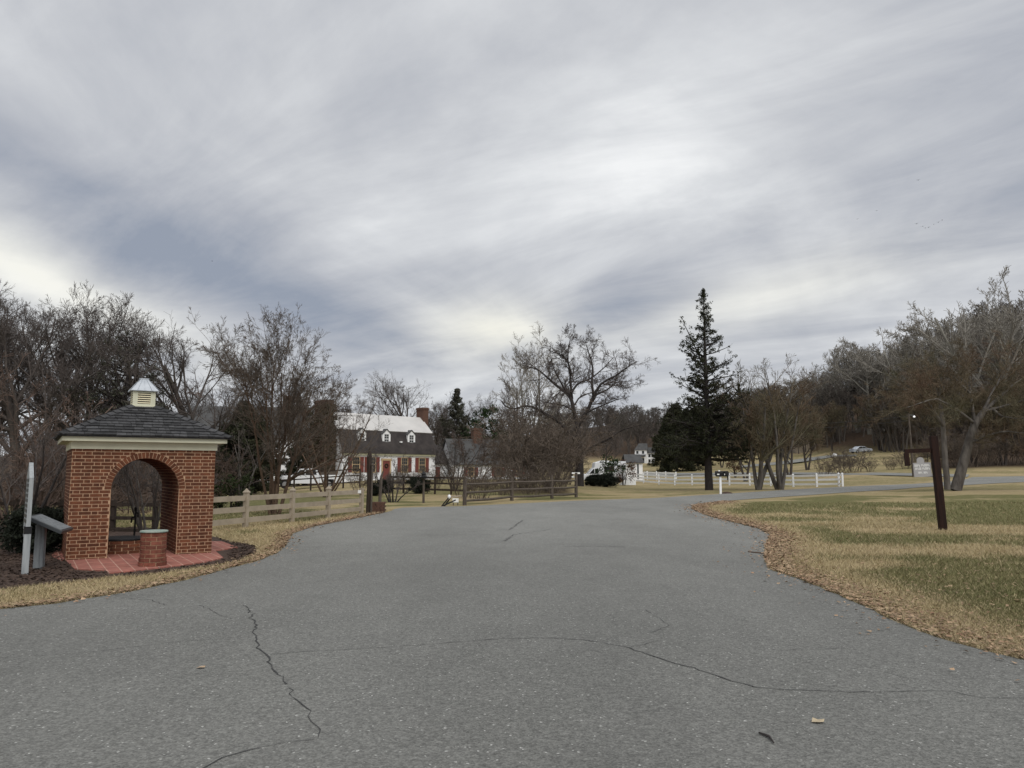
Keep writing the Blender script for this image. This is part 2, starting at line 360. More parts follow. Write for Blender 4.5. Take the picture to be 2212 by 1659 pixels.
# terrain sheet, one mesh to the horizon
def axis(lo, hi, d0, dense, g):
    a = [0.0]
    while a[-1] < hi: a.append(a[-1]+(d0 if a[-1] < dense else min(12, d0*(1+(a[-1]-dense)*g))))
    b = [0.0]
    while b[-1] > lo: b.append(b[-1]-(d0 if -b[-1] < dense else min(12, d0*(1+(-b[-1]-dense)*g))))
    return np.array(sorted(set(a+b)))
xs = axis(-900, 900, .5, 32, .035); ys = axis(-40, 1400, .5, 60, .03)
gx, gy = np.meshgrid(xs, ys); nx, ny = len(xs), len(ys); gx = gx.ravel(); gy = gy.ravel()
gz = hgt(gx, gy)
i = (np.arange(ny-1)[:, None]*nx+np.arange(nx-1)[None]).ravel()
def greenness(x, y):
    a = fbm(x*.8+y*.35, y*1.15-x*.25, .16, 3, 4)
    b = fbm(x, y, .9, 9, 3)
    e = dist_poly(ROAD, x, y)
    g = sm(.40, .56, a+.22*(b-.5)+.05*(x > 0))*sm(.6, 1.8, e)
    g = g*(1-.5*sm(32, 70, y))
    return np.clip(g, 0, 1)
GR = npmesh('ground', np.column_stack([gx, gy, gz]), np.column_stack([i, i+1, i+1+nx, i+nx]), 'straw'); GR['kind'] = 'structure'
for p in GR.data.polygons: p.use_smooth = True
near = (np.abs(gx) < 160) & (gy < 260)
gv = np.zeros(len(gx)); gv[near] = greenness(gx[near], gy[near])
at = GR.data.attributes.new('green', 'FLOAT', 'POINT'); at.data.foreach_set('value', gv.astype(np.float32))
wv = sm(5.5, 9, gz)*sm(110, 150, gy); uu = CX+1671*gx/np.maximum(gy, 1)
wv = np.maximum(wv, sm(100, 108, gy)*sm(2000, 2040, uu)*(1-sm(150, 160, gy)))
wv = np.maximum(wv, sm(34, 45, gy)*(1-sm(420, 470, uu))); wv = np.maximum(wv, sm(50, 54, gy)*(1-sm(62, 66, gy))*sm(1070, 1090, uu)*(1-sm(1220, 1240, uu))*.8)
at = GR.data.attributes.new('wood', 'FLOAT', 'POINT'); at.data.foreach_set('value', wv.astype(np.float32))
def tree_nodes(m):
    t = m.node_tree; return t, t.nodes, t.links
def ground_mat():
    m = bpy.data.materials.new('lawn_ground'); m.use_nodes = True; t, n, l = tree_nodes(m); b = n['Principled BSDF']; b.inputs['Roughness'].default_value = .95; b.inputs['Specular IOR Level'].default_value = .1
    co = n.new('ShaderNodeTexCoord')
    def noise(s, d, st=(1, 1, 1), r=.6):
        mp = n.new('ShaderNodeMapping'); mp.inputs['Scale'].default_value = st; l.new(co.outputs['Object'], mp.inputs[0])
        x = n.new('ShaderNodeTexNoise'); x.inputs['Scale'].default_value = s; x.inputs['Detail'].default_value = d; x.inputs['Roughness'].default_value = r; l.new(mp.outputs[0], x.inputs['Vector']); return x.outputs[0]
    def ramp(x, a, b_, lo=0, hi=1):
        r = n.new('ShaderNodeMapRange'); r.inputs[1].default_value = a; r.inputs[2].default_value = b_; r.inputs[3].default_value = lo; r.inputs[4].default_value = hi; l.new(x, r.inputs[0]); return r.outputs[0]
    def mix(f, a, b_, bt='MIX'):
        x = n.new('ShaderNodeMix'); x.data_type = 'RGBA'; x.blend_type = bt
        for k, v in ((0, f), (6, a), (7, b_)):
            if isinstance(v, tuple): x.inputs[k].default_value = (*v, 1)
            elif isinstance(v, float): x.inputs[k].default_value = v
            else: l.new(v, x.inputs[k])
        return x.outputs[2]
    ga = n.new('ShaderNodeAttribute'); ga.attribute_name = 'green'; wa = n.new('ShaderNodeAttribute'); wa.attribute_name = 'wood'
    ad = n.new('ShaderNodeMath'); ad.operation = 'ADD'; l.new(ga.outputs['Fac'], ad.inputs[0]); l.new(ramp(noise(2.2, 8, (1, 1.6, 1), .7), .3, .7, -.35, .35), ad.inputs[1])
    st = mix(ramp(noise(1.1, 9, (1, 1.3, 1), .7), .35, .65), (.39, .31, .185), (.27, .215, .12))
    st = mix(ramp(noise(.12, 4), .4, .6), st, mix(.5, st, (.22, .19, .085)))
    gr = mix(ramp(noise(3.5, 8, (1, 1, 1), .7), .35, .65), (.105, .108, .042), (.17, .155, .07))
    c = mix(ramp(ad.outputs[0], .3, .8), st, gr)
    fine = ramp(noise(38, 4, (1, 1, 1), .7), .3, .7, .55, 1.4)
    x = n.new('ShaderNodeVectorMath'); x.operation = 'SCALE'; l.new(c, x.inputs[0]); l.new(fine, x.inputs['Scale']); c = x.outputs[0]
    wd = mix(ramp(noise(1.5, 8), .35, .65), (.085, .058, .038), (.05, .035, .026))
    c = mix(wa.outputs['Fac'], c, wd); l.new(c, b.inputs['Base Color'])
    bp = n.new('ShaderNodeBump'); bp.inputs['Strength'].default_value = .8; bp.inputs['Distance'].default_value = .03; l.new(noise(30, 6, (1, 1, 1), .7), bp.inputs['Height']); l.new(bp.outputs[0], b.inputs['Normal'])
    return m
GR.data.materials[0] = ground_mat()
def asphalt_mat():
    m = bpy.data.materials.new('asphalt'); m.use_nodes = True; t, n, l = tree_nodes(m); b = n['Principled BSDF']; b.inputs['Roughness'].default_value = .82; b.inputs['Specular IOR Level'].default_value = .35
    co = n.new('ShaderNodeTexCoord')
    def noise(s, d, st=(1, 1, 1), r=.6, rot=0):
        mp = n.new('ShaderNodeMapping'); mp.inputs['Scale'].default_value = st; mp.inputs['Rotation'].default_value = (0, 0, rot); l.new(co.outputs['Object'], mp.inputs[0])
        x = n.new('ShaderNodeTexNoise'); x.inputs['Scale'].default_value = s; x.inputs['Detail'].default_value = d; x.inputs['Roughness'].default_value = r; l.new(mp.outputs[0], x.inputs['Vector']); return x.outputs[0]
    def ramp(x, a, b_, lo=0, hi=1):
        r = n.new('ShaderNodeMapRange'); r.inputs[1].default_value = a; r.inputs[2].default_value = b_; r.inputs[3].default_value = lo; r.inputs[4].default_value = hi; l.new(x, r.inputs[0]); return r.outputs[0]
    def mul(a, b_):
        x = n.new('ShaderNodeMath'); x.operation = 'MULTIPLY'; l.new(a, x.inputs[0]); l.new(b_, x.inputs[1]); return x.outputs[0]
    vo = n.new('ShaderNodeTexVoronoi'); vo.inputs['Scale'].default_value = 75; l.new(co.outputs['Object'], vo.inputs['Vector'])
    vc = n.new('ShaderNodeSeparateColor'); l.new(vo.outputs['Color'], vc.inputs[0])
    k = mul(ramp(vc.outputs[0], 0, 1, .7, 1.32), ramp(noise(22, 5, r=.7), .3, .7, .72, 1.28))
    k = mul(k, ramp(noise(.28, 5, (1, .45, 1), .6, .5), .35, .65, .86, 1.1))
    k = mul(k, ramp(noise(1.7, 6, (1, .6, 1), .65), .3, .7, .93, 1.07))
    st = noise(.55, 5, (.35, 1.6, 1), .6, .35); k = mul(k, ramp(st, .62, .74, 1, .84))
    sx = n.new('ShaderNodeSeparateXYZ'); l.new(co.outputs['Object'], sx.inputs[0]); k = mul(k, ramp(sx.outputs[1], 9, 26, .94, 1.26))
    wh = ramp(vc.outputs[1], .991, .996, 0, 1)
    c = n.new('ShaderNodeVectorMath'); c.operation = 'SCALE'; c.inputs[0].default_value = (.152, .152, .142); l.new(k, c.inputs['Scale'])
    x = n.new('ShaderNodeMix'); x.data_type = 'RGBA'; l.new(wh, x.inputs[0]); l.new(c.outputs[0], x.inputs[6]); x.inputs[7].default_value = (.42, .42, .40, 1)
    l.new(x.outputs[2], b.inputs['Base Color'])
    bp = n.new('ShaderNodeBump'); bp.inputs['Strength'].default_value = .7; bp.inputs['Distance'].default_value = .006; l.new(vo.outputs['Distance'], bp.inputs['Height']); l.new(bp.outputs[0], b.inputs['Normal'])
    return m
M['asphalt'] = asphalt_mat()
drape('asphalt_road', ROAD, 'asphalt', .012, 1.0)
drape('back_road', ROAD2, 'asphalt', .05, 3)
drape('hillside_drive', DRIVE, 'asphalt', .08, 4)
# cracks: thin strips of dark filler lying on the asphalt
def crack_strip(mb, pts, w0, w1, jit=.02):
    q = [Vector(G(u, v)[:2]) for u, v in pts]; fine = []
    for a, b in zip(q, q[1:]):
        k = max(1, int((b-a).length/.09))
        for j in range(k): fine.append(a.lerp(b, j/k)+(Vector((random.gauss(0, jit), random.gauss(0, jit))) if j else Vector((0, 0))))
    fine.append(q[-1]); n = len(fine); vs = []; fs = []
    for j, p in enumerate(fine):
        t = (fine[min(j+1, n-1)]-fine[max(j-1, 0)]).normalized(); s = Vector((-t.y, t.x)); ww = (w0+(w1-w0)*j/n)*random.uniform(.35, 1.3)
        for sg in (-1, 1): vs.append((p.x+s.x*sg*ww/2, p.y+s.y*sg*ww/2, H(p.x, p.y)+.017))
    for j in range(n-1): fs.append((2*j, 2*j+1, 2*j+3, 2*j+2))
    mb.add(vs, fs)
cm = MB()
crack_strip(cm, [(525, 1310), (537, 1317), (544, 1340), (550, 1357), (549, 1372), (557, 1392), (561, 1406), (575, 1417), (587, 1440), (595, 1455), (612, 1465), (619, 1482)], .013, .017)
crack_strip(cm, [(624, 1490), (642, 1517), (657, 1530), (665, 1552), (692, 1581), (687, 1597)], .006, .012)
crack_strip(cm, [(680, 1602), (625, 1607), (540, 1625), (480, 1642), (445, 1662), (400, 1690)], .006, .011)
crack_strip(cm, [(583, 1417), (640, 1412), (700, 1408), (900, 1397), (1000, 1389), (1092, 1382), (1200, 1381.5), (1260, 1385), (1300, 1391), (1350, 1400), (1400, 1417), (1430, 1427), (1480, 1442), (1530, 1457), (1580, 1475), (1630, 1488)], .007, .016, .012)
crack_strip(cm, [(1630, 1488), (1700, 1494), (1800, 1497), (1900, 1499), (2000, 1496), (2060, 1498), (2120, 1511), (2260, 1512)], .009, .006, .01)
crack_strip(cm, [(1362, 1401), (1400, 1392), (1428, 1386)], .006, .004); crack_strip(cm, [(1395, 1320), (1420, 1336), (1445, 1354), (1400, 1370)], .007, .005)
crack_strip(cm, [(250, 1405), (370, 1391), (500, 1380)], .006, .005, .012); crack_strip(cm, [(260, 1294), (330, 1298), (355, 1310)], .01, .008); crack_strip(cm, [(1700, 1408), (1850, 1403)], .005, .004)
crack_strip(cm, [(0, 1424), (120, 1418), (250, 1407)], .005, .004, .012); crack_strip(cm, [(430, 1310), (455, 1320), (500, 1340)], .007, .004)
crack_strip(cm, [(1910, 1455), (1960, 1469), (2030, 1478)], .004, .004); crack_strip(cm, [(1620, 1345), (1580, 1335), (1500, 1330)], .006, .004)
crack_strip(cm, [(1220, 1182), (1290, 1181), (1350, 1183)], .03, .03, .03); crack_strip(cm, [(1090, 1170), (1110, 1156), (1200, 1143)], .03, .02, .03); crack_strip(cm, [(1000, 1150), (1100, 1146), (1130, 1124)], .02, .03, .03)
o = cm.build('road_cracks', 'crack'); o['kind'] = 'structure'
# mulch beds
bed = densify(to2([(-60, 1190), (-60, 1282), (100, 1264), (198, 1254), (250, 1247), (300, 1246), (470, 1222), (520, 1212), (552, 1196), (548, 1180), (500, 1173), (455, 1160), (300, 1140), (60, 1150), (-60, 1150)]), .4, .05)
drape('mulch_bed', bed, 'mulch', .02, .6)
# blades of dead and green grass near the tarmac, leaves along its edge
def scatter(n, gen):
    out = []
    while sum(len(a) for a in out) < n: out.append(gen(n))
    return np.concatenate(out)[:n]
LAWNR = NEd+[(60, -10), (60, 66)]
def cand(n):
    y = 4.5/(1-rs.rand(n)*.90); u = rs.uniform(-260, 2750, n); x = (u-CX)/1671*y
    p = np.column_stack([x, y]); k = ~inside(ROAD, x, y) & (y < 46) & ~inside(bed, x, y) & (((x > 2) & (y < 40)) | ((x < 0) & (y < 34)))
    return p[k]
pts = scatter(330000, cand); g = greenness(pts[:, 0], pts[:, 1])
def blades(name, p, m, hm, wm, label):
    n = len(p); a = rs.rand(n)*6.283; s = .8+p[:, 1]*.045; hh = hm*s*rs.uniform(.5, 1.4, n); ww = wm*s*rs.uniform(.6, 1.3, n)
    z = hgt(p[:, 0], p[:, 1])+.002; tl = rs.normal(0, .75, (n, 2))*hh[:, None]
    A = np.column_stack([p[:, 0]-np.cos(a)*ww, p[:, 1]-np.sin(a)*ww, z]); B = np.column_stack([p[:, 0]+np.cos(a)*ww, p[:, 1]+np.sin(a)*ww, z])
    Cc = np.column_stack([p[:, 0]+tl[:, 0], p[:, 1]+tl[:, 1], z+hh])
    V = np.stack([A, B, Cc], 1).reshape(-1, 3); o = npmesh(name, V, np.arange(3*n).reshape(-1, 3), m)
    return tag(o, label, 'grass', kind='stuff')
isg = rs.rand(len(pts)) < g*.85
blades('dead_grass', pts[~isg], 'straw', .04, .0038, 'short straw coloured winter grass beside the tarmac')
blades('green_grass', pts[isg], 'blade', .042, .0038, 'short green grass in patches of the lawn')
def leaves(name, p, m, label, size=.025):
    n = len(p); a = rs.rand(n)*6.283; s = size*(.75+p[:, 1]*.02)*rs.uniform(.5, 1.3, n); z = hgt(p[:, 0], p[:, 1])+.014+rs.rand(n)*.02
    V = []
    for dxx, dyy in ((-1, -.55), (1, -.5), (.8, .6), (-.9, .5)):
        V.append(np.column_stack([p[:, 0]+s*(dxx*np.cos(a)-dyy*np.sin(a)), p[:, 1]+s*(dxx*np.sin(a)+dyy*np.cos(a)), z+rs.uniform(0, 1, n)*s*.9]))
    V = np.stack(V, 1).reshape(-1, 3); o = npmesh(name, V, np.arange(4*n).reshape(-1, 4), m)
    return tag(o, label, 'leaves', kind='stuff')
def along(edge, n, width, side_poly_in=True):
    e = np.array(edge); i_ = rs.randint(0, len(e)-1, n*3); t = rs.rand(n*3)[:, None]; p = e[i_]*(1-t)+e[i_+1]*t
    p = p+rs.normal(0, 1, p.shape)*width*(.4+.9*fbm(p[:, 0], p[:, 1], .35, 5, 2))[:, None]
    k = (~inside(ROAD, p[:, 0], p[:, 1])) | (rs.rand(len(p)) < .035); k &= (p[:, 1] < 45) & (p[:, 1] > 3); return p[k][:n]
re = [q for q in NEd if 4 < q[1] < 42]; le = [q for q in LEd if 9 < q[1] < 34]
PAT = to2([(135, 1205), (160, 1235), (229, 1240), (236, 1245), (284, 1240), (400, 1226), (443, 1220), (490, 1209), (500, 1180), (440, 1150), (250, 1150), (140, 1170)])
def in_bed(n):
    e = np.array(bed); p = np.column_stack([rs.uniform(e[:, 0].min(), e[:, 0].max(), n), rs.uniform(e[:, 1].min(), e[:, 1].max(), n)]); return p[inside(bed, p[:, 0], p[:, 1]) & ~inside(PAT, p[:, 0], p[:, 1])]
leaves('mulch_chips', scatter(9000, in_bed), 'mulch', 'rough dark bark mulch chips in the bed round the brick shelter', .028)
leaves('leaf_litter', np.concatenate([along(re, 20000, .45), along(le, 6000, .26), scatter(3500, cand)]), 'leaf', 'drift of brown fallen leaves along the edge of the tarmac')
lf = MB(); q = G(1768, 1565); lf.add([(-.05, -.01, 0), (-.01, -.04, .008), (.03, -.02, .004), (.05, .02, .012), (.01, .03, .004), (-.02, .05, .012), (-.035, .02, .004)], [(0, 1, 4, 6), (1, 2, 3, 4), (4, 5, 6)], Matrix.Translation(q+Vector((0, 0, .02))))
tag(lf.build('fallen_leaf', 'palegroundleaf'), 'single pale dry leaf lying on the open tarmac', 'leaf')
lf = MB(); q = G(434, 1447); lf.add([(-.035, -.02, 0), (.0, -.03, .01), (.035, -.01, .004), (.03, .02, .012), (-.02, .025, .006)], [(0, 1, 2, 3, 4)], Matrix.Translation(q+Vector((0, 0, .02))))
tag(lf.build('fallen_leaf', 'leaf'), 'small russet leaf lying on the tarmac left of the long crack', 'leaf')
lf = MB(); a_, b_ = G(1640, 1590), G(1672, 1612); z_ = Vector((0, 0, .022)); lf.rod(a_+z_, (a_+b_)/2+Vector((.02, .01, .026)), .006, .009, 6); lf.rod((a_+b_)/2+Vector((.02, .01, .026)), b_+z_, .009, .004, 6)
tag(lf.build('stick', 'barkdark'), 'short dark stick lying on the tarmac near the pale leaf', 'stick')
lf = MB(); a_, b_ = G(1616, 1194), G(1664, 1199); lf.rod(a_+z_, b_+z_, .012, .02, 6); tag(lf.build('stick', 'barkbrown'), 'thin brown twig sticking out of the leaf edge onto the tarmac', 'stick')
# ------------------------------------------------------------------ brick arch pavilion
FL = Vector((-8.47, 14.86, 0)); YAW = R(32); PW, PD, PH = 2.62, 2.35, 2.17
pav = thing('brick_pavilion', 'open red brick well shelter with arched opening, dark shingled hip roof and louvred cupola', 'pavilion', FL, YAW)
AC, AR, SPR = 1.32, .62, 1.36                       # arch centre, radius, spring height
mb = MB(); arc = [(AC-AR*math.cos(t), SPR+AR*math.sin(t)) for t in [math.pi*k/28 for k in range(29)]]
mb.box(0, 0, 0, AC-AR, PD, PH); mb.box(AC+AR, 0, 0, PW, PD, PH)
mb.prism([(AC-AR, PH)]+[(AC-AR, SPR)]+arc[1:-1]+[(AC+AR, SPR), (AC+AR, PH)], 0, PD)
walls = mb.build('brick_wall', 'mortar', pav)
def bricks(mb, O, ux, un, width, height, holes=lambda z: [], prou=.005, c=.0677, off=0.0):
    uz = Vector((0, 0, 1)); row = 0; z = .006
    while z < height-.02:
        zt = min(z+c-.0135, height-.002); x = -.32+(.16 if row % 2 else 0)+off; k = 0
        while x < width:
            L = .205 if k % 2 == 0 else .1
            segs = [(max(x, .002), min(x+L, width-.002))]; x += L+.0135; k += 1
            for h0, h1 in holes((z+zt)/2):
                new = []
                for a, b in segs:
                    if b <= h0 or a >= h1: new.append((a, b)); continue
                    if a < h0-.02: new.append((a, h0))
                    if b > h1+.02: new.append((h1, b))
                segs = new
            for a, b in segs:
                if b-a < .02: continue
                j = prou+random.uniform(-.0015, .002)
                p = [O+ux*a+uz*z, O+ux*b+uz*z, O+ux*b+uz*zt, O+ux*a+uz*zt]
                mb.add(p+[q+un*j for q in p], [(4, 5, 6, 7), (0, 1, 5, 4), (1, 2, 6, 5), (2, 3, 7, 6), (3, 0, 4, 7)])
        z += c; row += 1
RO = AR+.115
def hole(z):
    if z < SPR: return [(AC-AR-.012, AC+AR+.012)]
    if z < SPR+RO: w_ = math.sqrt(max(RO*RO-(z-SPR)**2, 0)); return [(AC-w_-.012, AC+w_+.012)]
    return []
bm = MB(); X_, Y_, Z_ = Vector((1, 0, 0)), Vector((0, 1, 0)), Vector((0, 0, 1))
bricks(bm, Vector((0, 0, 0)), X_, -Y_, PW, PH, hole)
bricks(bm, Vector((0, PD, 0)), X_, Y_, PW, PH, hole, off=.05)
bricks(bm, Vector((0, 0, 0)), Y_, -X_, PD, PH); bricks(bm, Vector((PW, 0, 0)), Y_, X_, PD, PH)
bricks(bm, Vector((AC-AR, 0, 0)), Y_, X_, PD, SPR); bricks(bm, Vector((AC+AR, 0, 0)), Y_, -X_, PD, SPR)
bm.build('brick_courses', 'brick', pav)
nb = 31
for side, yy in ((-1, 0), (1, PD)):
    ring = MB()
    for k in range(nb):
        t0 = math.pi*(k+.09)/nb; t1 = math.pi*(k+.91)/nb; p = []
        for rr, tt in ((AR+.002, t0), (RO, t0), (RO, t1), (AR+.002, t1)): p.append(Vector((AC-rr*math.cos(tt), yy, SPR+rr*math.sin(tt))))
        q = [a+Vector((0, side*.007, 0)) for a in p]; ring.add(p+q, [(4, 5, 6, 7) if side > 0 else (7, 6, 5, 4), (0, 1, 5, 4), (1, 2, 6, 5), (2, 3, 7, 6), (3, 0, 4, 7)])
    ring.build('arch_bricks', 'brick', pav)
mo = MB()
vlt = MB()                                           # bricks lining the barrel vault
for k in range(27):
    t0 = math.pi*(k+.08)/27; t1 = math.pi*(k+.92)/27; y = .01+(.1 if k % 2 else 0)
    while y < PD-.03:
        y1 = min(y+.2, PD-.004); p = [Vector((AC-r_*math.cos(t), yv, SPR+r_*math.sin(t))) for r_ in (AR, AR-.005) for t, yv in ((t0, y), (t1, y), (t1, y1), (t0, y1))]
        vlt.add(p, [(4, 5, 6, 7), (0, 1, 5, 4), (1, 2, 6, 5), (2, 3, 7, 6), (3, 0, 4, 7)]); y += .211
vlt.build('vault_bricks', 'brick', pav)
cm_ = MB()                                           # frieze, soffit and fascia
def ringbox(mb, g, z0, z1, t): 
    mb.box(-g, -g, z0, PW+g, -g+t, z1); mb.box(-g, PD+g-t, z0, PW+g, PD+g, z1); mb.box(-g, -g+t, z0, -g+t, PD+g-t, z1); mb.box(PW+g-t, -g+t, z0, PW+g, PD+g-t, z1)
ringbox(cm_, .03, PH-.02, PH+.13, .06); cm_.box(-.17, -.17, PH+.13, PW+.17, PD+.17, PH+.155); ringbox(cm_, .19, PH+.128, PH+.235, .03)
cm_.build('cornice', 'cream', pav)
# hip roof: real courses of shingles on four slopes
ex = .25; z0 = PH+.235; capx, capy = .25, .25; cx_, cy_ = PW/2, PD/2; zt = z0+.68
sh = MB()
cor = [Vector((-ex, -ex, z0)), Vector((PW+ex, -ex, z0)), Vector((PW+ex, PD+ex, z0)), Vector((-ex, PD+ex, z0))]
top = [Vector((cx_-capx, cy_-capy, zt)), Vector((cx_+capx, cy_-capy, zt)), Vector((cx_+capx, cy_+capy, zt)), Vector((cx_-capx, cy_+capy, zt))]
sh.add([p-Vector((0, 0, .02)) for p in cor]+[p-Vector((0, 0, .02)) for p in top], [(0, 1, 5, 4), (1, 2, 6, 5), (2, 3, 7, 6), (3, 0, 4, 7), (3, 2, 1, 0), (4, 5, 6, 7)])
NR = 11
for s in range(4):
    a, b, c_, d_ = cor[s], cor[(s+1) % 4], top[(s+1) % 4], top[s]; nrm = (b-a).cross(d_-a).normalized()
    for r in range(NR):
        f0, f1 = r/NR, min((r+1.35)/NR, 1.0)
        L0, R0 = a.lerp(d_, f0), b.lerp(c_, f0); L1, R1 = a.lerp(d_, f1), b.lerp(c_, f1); ln = (R0-L0).length; dirx = (R0-L0)/ln
        x = -.0; 
        while x < ln-.02:
            w_ = random.choice((.09, .12, .15, .18, .22)); x1 = min(x+w_, ln)
            def top_at(xx):                          # clip the upper edge of the course to the hips
                return xx
            up = (L1-L0)-dirx*(L1-L0).dot(dirx); lx = (L1-L0).dot(dirx); rx = ln-(R1-R0).dot(-dirx)
            xa, xb = max(x, min(lx, x1)), min(x1, max(rx, x)); j = random.uniform(-.008, .008)
            p = [L0+dirx*(x+.003)-up*.02*(1+j*10), L0+dirx*(x1-.003)-up*.02*(1+j*10), L0+dirx*(xb-.003)+up, L0+dirx*(xa+.003)+up]
            th = .034+j
            sh.add(p+[p[0]+nrm*th, p[1]+nrm*th, p[2]+nrm*.004, p[3]+nrm*.004], [(4, 5, 6, 7), (0, 1, 5, 4), (1, 2, 6, 5), (3, 0, 4, 7), (0, 3, 2, 1)])
            x = x1
    n = 11                                           # hip shingles standing a little proud
    for k in range(n):
        p0 = a.lerp(d_, k/n); p1 = a.lerp(d_, (k+1.15)/n); hd = (p1-p0).normalized()
        out = Vector((-1, -1, 0)) if s == 0 else Vector((1, -1, 0)) if s == 1 else Vector((1, 1, 0)) if s == 2 else Vector((-1, 1, 0)); out.normalize()
        sd_ = hd.cross(out).normalized(); nn = sd_.cross(hd).normalized(); nn = nn if nn.z > 0 else -nn
        for sg in (-1, 1):
            q = [p0+nn*.062, p1+nn*.035, p1+sd_*sg*.1+nn*.0, p0+sd_*sg*.1+nn*.03]; sh.add(q+[v-nn*.02 for v in q], [(0, 1, 2, 3), (7, 6, 5, 4), (0, 4, 5, 1), (1, 5, 6, 2), (2, 6, 7, 3), (3, 7, 4, 0)])
rf = sh.build('roof', 'shingle', pav)
cu = MB(); cw = .22; zb = zt-.03; cx0, cy0 = cx_, cy_
cu.box(cx0-cw-.015, cy0-cw-.015, zb, cx0+cw+.015, cy0+cw+.015, zb+.06)
for sx_ in (-1, 1):
    for sy_ in (-1, 1): cu.box(cx0+sx_*cw-.045*(sx_ > 0)-.0*(sx_ < 0), cy0+sy_*cw-.045*(sy_ > 0), zb+.06, cx0+sx_*cw+.045*(sx_ < 0), cy0+sy_*cw+.045*(sy_ < 0), zb+.37)
for z_a in (zb+.06, zb+.33):
    cu.box(cx0-cw+.045, cy0-cw, z_a, cx0+cw-.045, cy0-cw+.04, z_a+.035); cu.box(cx0-cw+.045, cy0+cw-.04, z_a, cx0+cw-.045, cy0+cw, z_a+.035)
    cu.box(cx0-cw, cy0-cw+.045, z_a, cx0-cw+.04, cy0+cw-.045, z_a+.035); cu.box(cx0+cw-.04, cy0-cw+.045, z_a, cx0+cw, cy0+cw-.045, z_a+.035)
for px_ in (cx0-cw+.045, cx0+cw-.095):
    cu.box(px_, cy0-cw+.002, zb+.095, px_+.05, cy0-cw+.03, zb+.33)
cup = cu.build('cupola', 'cream', pav)
lo = MB()
for k in range(5):
    z_a = zb+.108+k*.046
    for ang in range(4):
        Xr = Matrix.Translation((cx0, cy0, 0)) @ Matrix.Rotation(math.pi/2*ang, 4, 'Z')
        lo.box(-cw+.05, -cw+.008, z_a, cw-.05, -cw+.02, z_a+.022, Xr)
lo.build('louvre', 'louvre', cup)
dk = MB(); dk.box(cx0-cw+.035, cy0-cw+.035, zb+.06, cx0+cw-.035, cy0+cw-.035, zb+.35); dk.build('vent_shade_block', 'iron', cup)  # near-black block stands in for the shade inside, seen between the slats
tr = MB(); zr = zb+.37; e1 = cw+.055
pr = [(e1, zr), (e1, zr+.012), (.17, zr+.15), (.085, zr+.255), (.085, zr+.29)]
vs = []; fs = []
for (r_, z_) in pr: vs += [(cx0-r_, cy0-r_, z_), (cx0+r_, cy0-r_, z_), (cx0+r_, cy0+r_, z_), (cx0-r_, cy0+r_, z_)]
for j in range(len(pr)-1):
    for k in range(4): fs.append((j*4+k, j*4+(k+1) % 4, (j+1)*4+(k+1) % 4, (j+1)*4+k))
fs += [(3, 2, 1, 0), tuple(len(vs)-4+k for k in range(4))]; tr.add(vs, fs)
for ang in range(4):
    Xr = Matrix.Translation((cx0, cy0, 0)) @ Matrix.Rotation(math.pi/2*ang, 4, 'Z')
    for f in (-1, -.5, 0, .5, 1):
        for (ra, za), (rb, zb_) in zip(pr[1:-1], pr[2:]):
            a_ = Xr @ Vector((f*ra, -ra, za+.004)); b_ = Xr @ Vector((f*rb, -rb, zb_+.004)); tr.bar(a_, b_, .008, .014)
tr.build('cupola_roof', 'tin', cup)
# pavers under and in front of it
def paver_mat():
    m = bpy.data.materials.new('pink_paving'); m.use_nodes = True; t, n, l = tree_nodes(m); b = n['Principled BSDF']; b.inputs['Roughness'].default_value = .85
    co = n.new('ShaderNodeTexCoord'); mp = n.new('ShaderNodeMapping'); mp.inputs['Rotation'].default_value = (0, 0, -YAW-math.pi/2); l.new(co.outputs['Object'], mp.inputs[0])
    br = n.new('ShaderNodeTexBrick'); l.new(mp.outputs[0], br.inputs['Vector']); br.inputs['Scale'].default_value = 1; br.inputs['Brick Width'].default_value = .62; br.inputs['Row Height'].default_value = .205; br.inputs['Mortar Size'].default_value = .008
    br.inputs['Color1'].default_value = (.33, .125, .095, 1); br.inputs['Color2'].default_value = (.26, .095, .07, 1); br.inputs['Mortar'].default_value = (.45, .27, .21, 1)
    no = n.new('ShaderNodeTexNoise'); no.inputs['Scale'].default_value = 7; no.inputs['Detail'].default_value = 8; l.new(co.outputs['Object'], no.inputs['Vector'])
    r = n.new('ShaderNodeMapRange'); r.inputs[1].default_value = .3; r.inputs[2].default_value = .7; r.inputs[3].default_value = .75; r.inputs[4].default_value = 1.2; l.new(no.outputs[0], r.inputs[0])
    s = n.new('ShaderNodeVectorMath'); s.operation = 'SCALE'; l.new(br.outputs['Color'], s.inputs[0]); l.new(r.outputs[0], s.inputs['Scale']); l.new(s.outputs[0], b.inputs['Base Color'])
    return m
M['paver'] = paver_mat()
Rz = Matrix.Rotation(YAW, 4, 'Z')
def loc(x, y): p = FL+(Rz @ Vector((x, y, 0))); return (p.x, p.y)
patio = to2([(140, 1213), (160, 1233), (229, 1238), (236, 1243), (284, 1238), (400, 1224.5), (443, 1218), (482, 1209), (464, 1193)])+[loc(PW+.25, .5), loc(PW+.75, .9), loc(PW+.75, PD+.3), loc(PW+.1, PD+.8), loc(0, PD+.8), loc(-.2, PD*.5), loc(-.06, .1)]
pm = MB(); n = len(patio); pm.add([(x, y, .0) for x, y in patio]+[(x, y, .042) for x, y in patio], [tuple(range(n, 2*n))]+[(i_, (i_+1) % n, n+(i_+1) % n, n+i_) for i_ in range(n)])
o = pm.build('brick_path', 'paver'); o['kind'] = 'structure'
